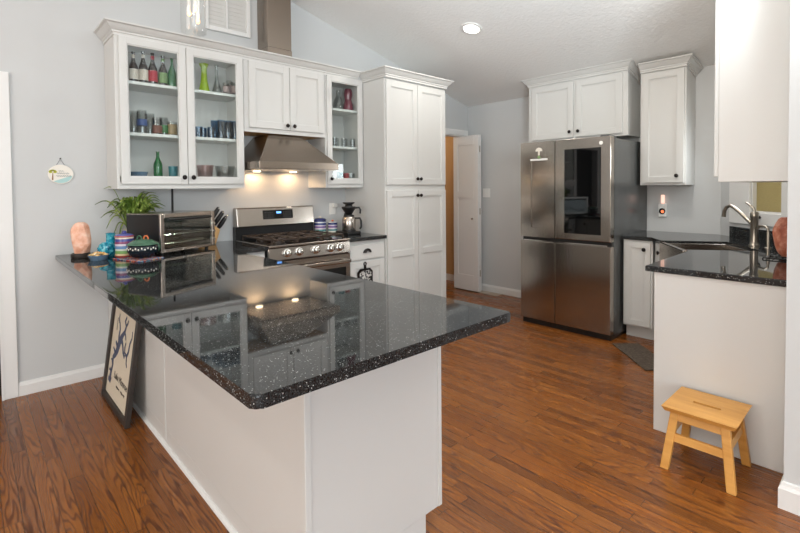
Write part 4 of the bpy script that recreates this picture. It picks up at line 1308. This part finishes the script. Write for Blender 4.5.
MB().tube([(.05, -.022, TZ1 - .042), (TW - .05, -.022, TZ1 - .042)], .008, 10).box(.055, .07, -.02, 0, TZ1 - .048, TZ1 - .036).box(TW - .07, TW - .055, -.02, 0, TZ1 - .048, TZ1 - .036).build('door_handle', M['black'], dg, True, False)
MB().box(.175, .27, -.0062, -.0042, TZ0 + .004, TZ0 + .018, .0005).build('name_strip', M['chrome'], fcx, False, False)
for zz in (.075, .135):
    mb = MB()
    for i in range(12): mb.tube([(.03 + i * .037, .03, zz), (.03 + i * .037, TD - .03, zz)], .0018, 5)
    for yy in (.03, .15, TD - .03): mb.tube([(.014, yy, zz), (TW - .014, yy, zz)], .0025, 5)
    mb.build('wire_rack', M['chrome'], to, False, False)
MB().box(.05, TW - .06, .05, TD - .05, .078, .088, .002).build('baking_tray', M['steel'], to, False, False)
for k, zz in enumerate((.07, .13, .19)):
    MB().lathe([(.010, 0), (.010, .010), (0, .010)], (TW - .012, -.006, zz), 12, (0, -1, 0)).build('knob', M['chrome'], fcx, True, False)
for xx in (.04, TW - .04):
    for yy in (.04, TD - .04):
        MB().lathe([(.012, 0), (.014, .018), (0, .0185)], (xx, yy, 0), 10).build('foot', M['black'], to, True, False)

# plant behind the oven
pl = thing('potted_spider_plant', (.455, -.118, C0), 'green spider plant with arching leaves behind the toaster oven', 'plant')
MB().lathe([(0, 0), (.055, 0), (.075, .15), (.080, .16), (.072, .16), (.068, .145), (0, .14)], (.455, -.118, C0), 24).build('pot', M['cream'], pl, True)
mb = MB()
rr = random.Random(11)
def blade(base, ang, reach, rise, droop, wdt):
    n = 9
    L_, R_ = [], []
    dirv = Vector((math.cos(ang), math.sin(ang), 0))
    sidev = Vector((-dirv.y, dirv.x, 0))
    for i in range(n + 1):
        t_ = i / n
        p = Vector(base) + dirv * reach * t_ + Vector((0, 0, rise * math.sin(min(1, t_ * 1.25) * PI / 2) - droop * t_ ** 2.4))
        if p.y > -.012: p.y = -.012
        lx_ = (p.x - TL[0]) * math.cos(TA) + (p.y - TL[1]) * math.sin(TA)
        ly_ = -(p.x - TL[0]) * math.sin(TA) + (p.y - TL[1]) * math.cos(TA)
        if -.02 < lx_ < TW + .02 and -.02 < ly_ < TD + .02: p.z = max(p.z, C0 + TZ1 + .010)
        ww = wdt * (math.sin(PI * min(.97, .12 + t_ * .86)) ** .7)
        L_.append(mb.bm.verts.new(p + sidev * ww + Vector((0, 0, ww * .5)))); R_.append(mb.bm.verts.new(p - sidev * ww + Vector((0, 0, ww * .5))))
        if i == 0: Cn = []
        Cn.append(mb.bm.verts.new(p))
    for i in range(n):
        mb.bm.faces.new((L_[i], L_[i + 1], Cn[i + 1], Cn[i])); mb.bm.faces.new((Cn[i], Cn[i + 1], R_[i + 1], R_[i]))
for i in range(84):
    a = rr.uniform(0, 2 * PI)
    if math.sin(a) > .6 and rr.random() < .6: a = -a
    blade((.455 + rr.uniform(-.03, .03), -.118 + rr.uniform(-.03, .02), C0 + .145), a, rr.uniform(.05, .20), rr.uniform(.17, .29), rr.uniform(.0, .10), rr.uniform(.010, .017))
for a, re, ri, dr_, wv in ((PI * 1.02, .21, .25, .05, .014), (PI * .96, .15, .34, .03, .012), (PI * 1.06, .15, .17, .14, .013), (PI * 1.02, .11, .12, .18, .013), (PI * 1.1, .09, .12, .25, .012)):
    blade((.425, -.13, C0 + .145), a, re, ri, dr_, wv)
for f_ in mb.bm.faces: f_.smooth = True
lv = mb.build('foliage', M['leaf'], pl)
lv.modifiers.new('thick', 'SOLIDIFY').thickness = .0012

# knife block
kb = thing('knife_block', (.992, -.115, C0), 'light wooden knife block with black-handled knives beside the range', 'knife block', math.radians(75))
bx = [(-.045, -.07), (.045, -.07), (.045, .07), (-.045, .07)]
mb = MB().hexa([(-.045, -.06, 0), (.045, -.06, 0), (.045, .08, 0), (-.045, .08, 0), (-.045, -.095, .115), (.045, -.095, .115), (.045, .01, .205), (-.045, .01, .205)], .004)
mb.build('block', M['blockwood'], kb, False, False)
kd = Vector((0, -.55, .83)).normalized()
for i, (u, t_, ln) in enumerate(((-.03, .1, .10), (0, .1, .115), (.03, .1, .10), (-.03, .4, .12), (0, .42, .13), (.03, .4, .12), (-.022, .72, .125), (.022, .74, .135))):
    p = Vector((u, -.095 + .105 * t_, .115 + .09 * t_))
    kn = thing('kitchen_knife', (0, 0, 0), 'x', 'knife', 0, 'knives in the block')
    R3 = Matrix.Rotation(math.radians(75), 4, 'Z')
    bw = Vector((.992, -.115, C0)) + (R3 @ p)
    kn.location = bw
    kn.rotation_euler = (0, 0, math.radians(75))
    mbk = MB().tube([kd * .001, kd * .012, kd * (ln * .5), kd * ln], [.007, .013, .0155, .012], 8)
    hnd = mbk.build('handle', M['black'], kn, True, False)
    MB().ball(kd * ln, (.010, .010, .008), 8, 6).build('end_cap', M['chrome'], hnd, True, False)
    kn['label'] = 'black-handled knife standing in the wooden knife block'

# cord on the wall
tag(recentre(MB().box(.757, .771, -.012, -.001, C0 + .001, UZ - .001, .002).build('power_cord', M['black'])), 'black vertical cord cover on the wall under the wide glass cabinet', 'cord')

# coffee maker
cm = thing('coffee_maker', (2.262, -.335, C0), 'black coffee maker with a stainless thermal carafe near the pantry', 'coffee maker')
cx_, cy_ = 2.262, -.335
MB().box(cx_ - .072, cx_ + .09, cy_ - .075, cy_ + .13, C0, C0 + .028, .008, 2).build('base', M['black'], cm)
MB().box(cx_ + .030, cx_ + .085, cy_ + .06, cy_ + .125, C0 + .028, C0 + .20, .006).build('tower', M['black'], cm)
MB().lathe([(0, .030), (.062, .030), (.066, .036), (.066, .150), (.055, .172), (0, .172)], (cx_, cy_, C0), 26).build('carafe', M['steel'], cm, True)
MB().lathe([(.0655, .03), (.0675, .031), (.0675, .045), (.0655, .046)], (cx_, cy_, C0), 26).build('carafe_band', M['black'], cm, True)
MB().lathe([(0, .173), (.052, .173), (.050, .186), (.030, .192), (0, .192)], (cx_, cy_, C0), 24).build('carafe_lid', M['black'], cm, True)
MB().lathe([(0, .194), (.03, .194), (.066, .25), (.070, .262), (.068, .268), (0, .268)], (cx_, cy_, C0), 26).build('filter_basket', M['black'], cm, True)
MB().lathe([(0, .269), (.04, .269), (.032, .285), (.058, .302), (.058, .310), (0, .312)], (cx_, cy_, C0), 24).build('lid', M['black'], cm, True)
h0 = Vector((.76, -.62, 0)).normalized()
def hp(d_, z): return (cx_ + h0.x * d_, cy_ + h0.y * d_, C0 + z)
MB().tube([hp(.06, .155), hp(.105, .155), hp(.118, .13), hp(.118, .07), hp(.105, .05)], .009, 10).build('carafe_handle', M['black'], cm, True)
MB().tube([hp(.055, .255), hp(.10, .258), hp(.112, .235), hp(.110, .20)], .009, 10).build('basket_handle', M['black'], cm, True)

# hanging trivet on the cabinet door right of the range
tr = thing('hanging_board_trivet', (2.215, -.645, .45), 'black-framed patterned mini board hanging on the cabinet door right of the range', 'trivet')
f = FY(-.637)
oct_ = lambda a, b, c, e, k: [(a + k, c), (b - k, c), (b, c + k), (b, e - k), (b - k, e), (a + k, e), (a, e - k), (a, c + k)]
MB().fprism(f, oct_(2.125, 2.295, .435, .625, .03), .0005, .012).build('frame', M['knob'], tr)
MB().fprism(f, oct_(2.143, 2.277, .453, .607, .022), .012, .0145).build('patterned_tile', M['trivetpat'], tr)
mb = MB().fbox(f, 2.198, 2.222, .624, .655, .001, .012, .002)
mb.tube([f.p(2.21 + .014 * math.cos(a), .668 + .014 * math.sin(a), .007) for a in [2 * PI * k / 14 for k in range(14)]], .005, 6, True)
mb.build('hanger', M['knob'], tr)
MB().lathe([(.003, 0), (.003, .014), (.006, .016), (0, .018)], f.p(2.21, .680, 0), 8, (0, -1, 0)).build('hook', M['knob'], tr)

# oval plaque on the wall
sg = thing('hanging_oval_sign', (.0435, -.006, 1.405), 'oval white beach sign with a palm tree hanging on the grey wall', 'sign')
f = FY(0)
def oval(cu, cz, a, b, n=36): return [(cu + a * math.cos(2 * PI * k / n), cz + b * math.sin(2 * PI * k / n)) for k in range(n)]
MB().fprism(f, oval(.0435, 1.472, .072, .066), .001, .010).build('board', M['cream'], sg)
MB().fprism(f, [(.0435 + .066 * math.cos(a), 1.472 + .061 * math.sin(a)) for a in [math.radians(-128 + k * 10) for k in range(13)]], .0102, .011).build('painted_sea', M['seablue'], sg)
mb = MB()
mb.fprism(f, [(-.008, 1.432), (.001, 1.432), (.001, 1.482), (-.003, 1.482)], .0102, .0115)
MB_t = mb.build('painted_palm_trunk', M['palmtrunk'], sg)
mb = MB()
for k in range(7):
    a = math.radians(-30 + k * 40)
    u, z = -.001 + .014 * math.cos(a), 1.489 + .010 * math.sin(a)
    mb.fprism(f, oval(u, z, .010, .005, 10), .0103 + k * .0001, .0117)
mb.build('painted_palm_leaves', M['palmgreen'], sg)
mb = MB()
def scribble(u0, u1, z, amp, n, r):
    mb.tube([f.p(u0 + (u1 - u0) * i / n, z + amp * math.sin(i * 1.9) + amp * .4 * math.sin(i * 3.1), .0112) for i in range(n + 1)], r, 5)
scribble(.030, .062, 1.494, .004, 10, .0011)
scribble(.022, .092, 1.478, .006, 20, .0012)
scribble(.018, .100, 1.460, .006, 22, .0014)
mb.build('script_lettering', M['greyline'], sg)
mb = MB().tube([f.p(.018, 1.53, .006), f.p(.0435, 1.578, .006), f.p(.069, 1.53, .006)], .0016, 6)
mb.build('hanging_cord', M['greyline'], sg)
MB().lathe([(.003, 0), (.003, .010), (.005, .011), (0, .012)], f.p(.0435, 1.580, 0), 8, (0, -1, 0)).build('nail', M['knob'], sg)

# ------------------------------------------------------------------ framed map leaning on the peninsula
FH, FW_ = .46, .60
pf = thing('framed_map_print', (.205, -.68, 0), 'dark-framed lake map print leaning against the white peninsula', 'picture')
PIC = dict(y0=-.99, y1=-.36, h=.66)
lean = math.atan2(.085, .64)
# local frame: u runs toward the camera (-y), v up the leaning face, n out of the face (-x)
O = Vector((.212, PIC['y1'], 0.0))
Uu = Vector((0, -1, 0)); Vv = Vector((math.sin(lean), 0, math.cos(lean))); Nn = Vector((-math.cos(lean), 0, math.sin(lean)))
def pp(u, v, n): return O + Uu * u + Vv * v + Nn * n
def pbox(mb, u0, u1, v0, v1, n0, n1, bv=0):
    return mb.hexa([pp(u0, v0, n0), pp(u1, v0, n0), pp(u1, v0, n1), pp(u0, v0, n1), pp(u0, v1, n0), pp(u1, v1, n0), pp(u1, v1, n1), pp(u0, v1, n1)], bv)
PW, PH = PIC['y1'] - PIC['y0'], .645
fw_ = .038
mb = MB()
pbox(mb, 0, fw_, 0, PH, .0, .028, .003); pbox(mb, PW - fw_, PW, 0, PH, .0, .028, .003)
pbox(mb, fw_, PW - fw_, 0, fw_, .0, .028, .003); pbox(mb, fw_, PW - fw_, PH - fw_, PH, .0, .028, .003)
pfm = mb.build('frame', M['framewood'], pf)
pbox(MB(), fw_ - .002, PW - fw_ + .002, fw_ - .002, PH - fw_ + .002, .002, .012).build('print', M['paper'], pf)
# the lake: a branching dark shape
def ribbon(mb, pts, n):
    L_, R_ = [], []
    for i, (u, v, ww) in enumerate(pts):
        a = Vector(pts[max(0, i - 1)][:2]); b = Vector(pts[min(len(pts) - 1, i + 1)][:2])
        d_ = (b - a).normalized(); nn = Vector((-d_.y, d_.x)) * ww
        L_.append((u + nn.x, v + nn.y)); R_.append((u - nn.x, v - nn.y))
    vt_ = [[mb.bm.verts.new(pp(u, v, k)) for u, v in S_] for k in (n, n + .0012) for S_ in (L_, R_)]
    l0, r0, l1, r1 = vt_
    for i in range(len(pts) - 1):
        mb.bm.faces.new((l0[i], l0[i + 1], r0[i + 1], r0[i])); mb.bm.faces.new((l1[i], r1[i], r1[i + 1], l1[i + 1]))
        mb.bm.faces.new((l0[i], l1[i], l1[i + 1], l0[i + 1])); mb.bm.faces.new((r0[i], r0[i + 1], r1[i + 1], r1[i]))
mb = MB()
s1 = PW / .63
def lk(pts, n):
    ribbon(mb, [(u * PW, v * PH, w_ * PW) for u, v, w_ in pts], n)
lk([(.17, .22, .030), (.19, .28, .022), (.22, .36, .02), (.20, .42, .03), (.27, .47, .035), (.33, .53, .045), (.37, .60, .05), (.42, .66, .04), (.47, .70, .03), (.52, .74, .022), (.55, .80, .02), (.50, .84, .02), (.54, .885, .014)], .0124)
lk([(.37, .60, .04), (.33, .66, .025), (.34, .73, .02), (.30, .79, .012)], .0126)
lk([(.42, .66, .035), (.50, .62, .02), (.55, .555, .02), (.62, .52, .014)], .0128)
lk([(.62, .56, .012), (.69, .55, .018), (.73, .60, .016), (.75, .68, .014), (.80, .74, .010), (.79, .80, .006)], .0130)
lk([(.69, .55, .014), (.70, .49, .010), (.74, .46, .006)], .0132)
lk([(.33, .53, .03), (.29, .57, .02), (.24, .59, .012)], .0134)
lk([(.22, .36, .014), (.17, .40, .012), (.14, .39, .006)], .0136)
lk([(.12, .20, .02), (.20, .20, .03), (.23, .23, .012)], .0138)
lk([(.27, .47, .02), (.23, .50, .014), (.18, .52, .008)], .0140)
lk([(.52, .74, .016), (.57, .72, .012), (.60, .68, .006)], .0142)
lk([(.55, .80, .014), (.60, .83, .010), (.62, .87, .005)], .0144)
lk([(.30, .79, .012), (.27, .83, .008), (.28, .87, .005)], .0146)
lk([(.19, .28, .018), (.15, .30, .012), (.12, .28, .006)], .0148)
lk([(.62, .56, .010), (.60, .61, .010), (.62, .66, .006)], .0150)
mb.build('printed_lake', M['ink'], pf)
def ptext(s_, u, v, size, name, mat, shear=.0):
    cu = bpy.data.curves.new(name, 'FONT')
    cu.body = s_; cu.size = size; cu.align_x = 'CENTER'; cu.extrude = .0004; cu.shear = shear; cu.resolution_u = 3
    to_ = bpy.data.objects.new(name, cu)
    me = bpy.data.meshes.new_from_object(to_)
    bpy.data.objects.remove(to_)
    X = Matrix(((Uu.x, Vv.x, Nn.x, 0), (Uu.y, Vv.y, Nn.y, 0), (Uu.z, Vv.z, Nn.z, 0), (0, 0, 0, 1)))
    me.transform(Matrix.Translation(pp(u, v, .0135) - pf.location) @ X)
    me.materials.clear(); me.materials.append(mat)
    o = bpy.data.objects.new(name, me); COL.objects.link(o); o.parent = pf
    return o
ptext('Lake Monroe', PW * .575, PH * .262, .060, 'printed_title', M['text'], .25)
def pscribble(u0, v0, u1, v1, amp, n, r, name):
    mb = MB()
    mb.tube([pp(u0 + (u1 - u0) * i / n + (amp * math.sin(i * 2.1) if v0 != v1 else 0), v0 + (v1 - v0) * i / n + (amp * math.sin(i * 2.1) + amp * .5 * math.sin(i * 3.7) if v0 == v1 else 0), .0138) for i in range(n + 1)], r, 5)
    mb.build(name, M['text'], pf)
pscribble(PW * .44, PH * .205, PW * .58, PH * .205, .006, 18, .0012, 'printed_script_line')
pscribble(PW * .62, PH * .205, PW * .78, PH * .205, .006, 22, .0012, 'printed_script_line')
pscribble(PW * .22, PH * .70, PW * .22, PH * .82, .005, 20, .0012, 'printed_margin_script')

# ------------------------------------------------------------------ step stool
SX0, SX1, SY0, SY1, SZ = 1.992, 2.305, -3.492, -3.19, .295
st = thing('step_stool', ((SX0 + SX1) / 2, (SY0 + SY1) / 2, 0), 'honey-coloured wooden step stool in front of the white end panel', 'stool')
# seat with slot
mb = MB()
zt0, zt1 = SZ - .022, SZ
cxs, cys = (SX0 + SX1) / 2, (SY0 + SY1) / 2
sw, sl_ = .011, .058
e = .012
def seat_piece(x0, x1, y0, y1):
    mb.box(x0, x1, y0, y1, zt0, zt1, .0)
xs = [SX0, cxs - sw, cxs + sw, SX1]; ys = [SY0, cys - sl_, cys + sl_, SY1]
grid = {}
bm = mb.bm
for k, z in enumerate((zt0, zt1)):
    for i, x in enumerate(xs):
        for j, y in enumerate(ys):
            xx = x - (.012 if (k == 0 and i == 3) else 0) + (.012 if (k == 0 and i == 0) else 0)
            yy = y - (.012 if (k == 0 and j == 3) else 0) + (.012 if (k == 0 and j == 0) else 0)
            grid[i, j, k] = bm.verts.new((xx, yy, z))
for k in (0, 1):
    for i in range(3):
        for j in range(3):
            if i == 1 and j == 1: continue
            bm.faces.new([grid[i, j, k], grid[i + 1, j, k], grid[i + 1, j + 1, k], grid[i, j + 1, k]])
for a, b in (((0, 0), (1, 0)), ((1, 0), (2, 0)), ((2, 0), (3, 0)), ((3, 0), (3, 1)), ((3, 1), (3, 2)), ((3, 2), (3, 3)), ((3, 3), (2, 3)), ((2, 3), (1, 3)), ((1, 3), (0, 3)), ((0, 3), (0, 2)), ((0, 2), (0, 1)), ((0, 1), (0, 0)),
             ((1, 1), (2, 1)), ((2, 1), (2, 2)), ((2, 2), (1, 2)), ((1, 2), (1, 1))):
    bm.faces.new([grid[a[0], a[1], 0], grid[b[0], b[1], 0], grid[b[0], b[1], 1], grid[a[0], a[1], 1]])
mb.build('seat', M['pine'], st)
ins, lw = .036, .036
feet = {(0, 0): (SX0 - .012, SY0 - .002), (0, 1): (SX0 - .015, SY1 + .0), (1, 0): (SX1 - .022, SY0 + .0), (1, 1): (SX1 - .022, SY1 + .0)}
tops = {}
for (i, j), (fx0, fy0) in feet.items():
    tx = SX0 + .03 if i == 0 else SX1 - .03 - .024
    ty = SY0 + .032 if j == 0 else SY1 - .032 - lw
    fyb = fy0 if j == 0 else fy0 - lw
    fxb = fx0
    tops[i, j] = (tx, ty, fxb, fyb)
    mb = MB().hexa([(fxb, fyb, 0), (fxb + .026, fyb, 0), (fxb + .026, fyb + lw, 0), (fxb, fyb + lw, 0),
                    (tx, ty, zt0), (tx + .026, ty, zt0), (tx + .026, ty + lw, zt0), (tx, ty + lw, zt0)], .002)
    mb.build('leg', M['pine'], st)
def legat(i, j, z):
    tx, ty, fxb, fyb = tops[i, j]
    k = z / zt0
    return fxb + (tx - fxb) * k, fyb + (ty - fyb) * k
for i in (0, 1):            # long stretchers and aprons
    for z0_, z1_, nm in ((.135, .17, 'stretcher'), (.232, zt0 - .0005, 'apron')):
        pts = []
        for z in (z0_, z1_):
            xa, ya = legat(i, 0, z); xb_, yb_ = legat(i, 1, z)
            pts += [(xa + .004, ya + lw, z), (xa + .022, ya + lw, z), (xb_ + .022, yb_, z), (xb_ + .004, yb_, z)]
        MB().hexa(pts, .001).build(nm, M['pine'], st)
for j in (0, 1):
    for z0_, z1_, nm in ((.165, .20, 'stretcher'), (.235, zt0 - .0005, 'apron')):
        pts = []
        for z in (z0_, z1_):
            xa, ya = legat(0, j, z); xb_, yb_ = legat(1, j, z)
            pts += [(xa + .026, ya + .009, z), (xb_, yb_ + .009, z), (xb_, yb_ + .027, z), (xa + .026, ya + .027, z)]
        MB().hexa(pts, .001).build(nm, M['pine'], st)
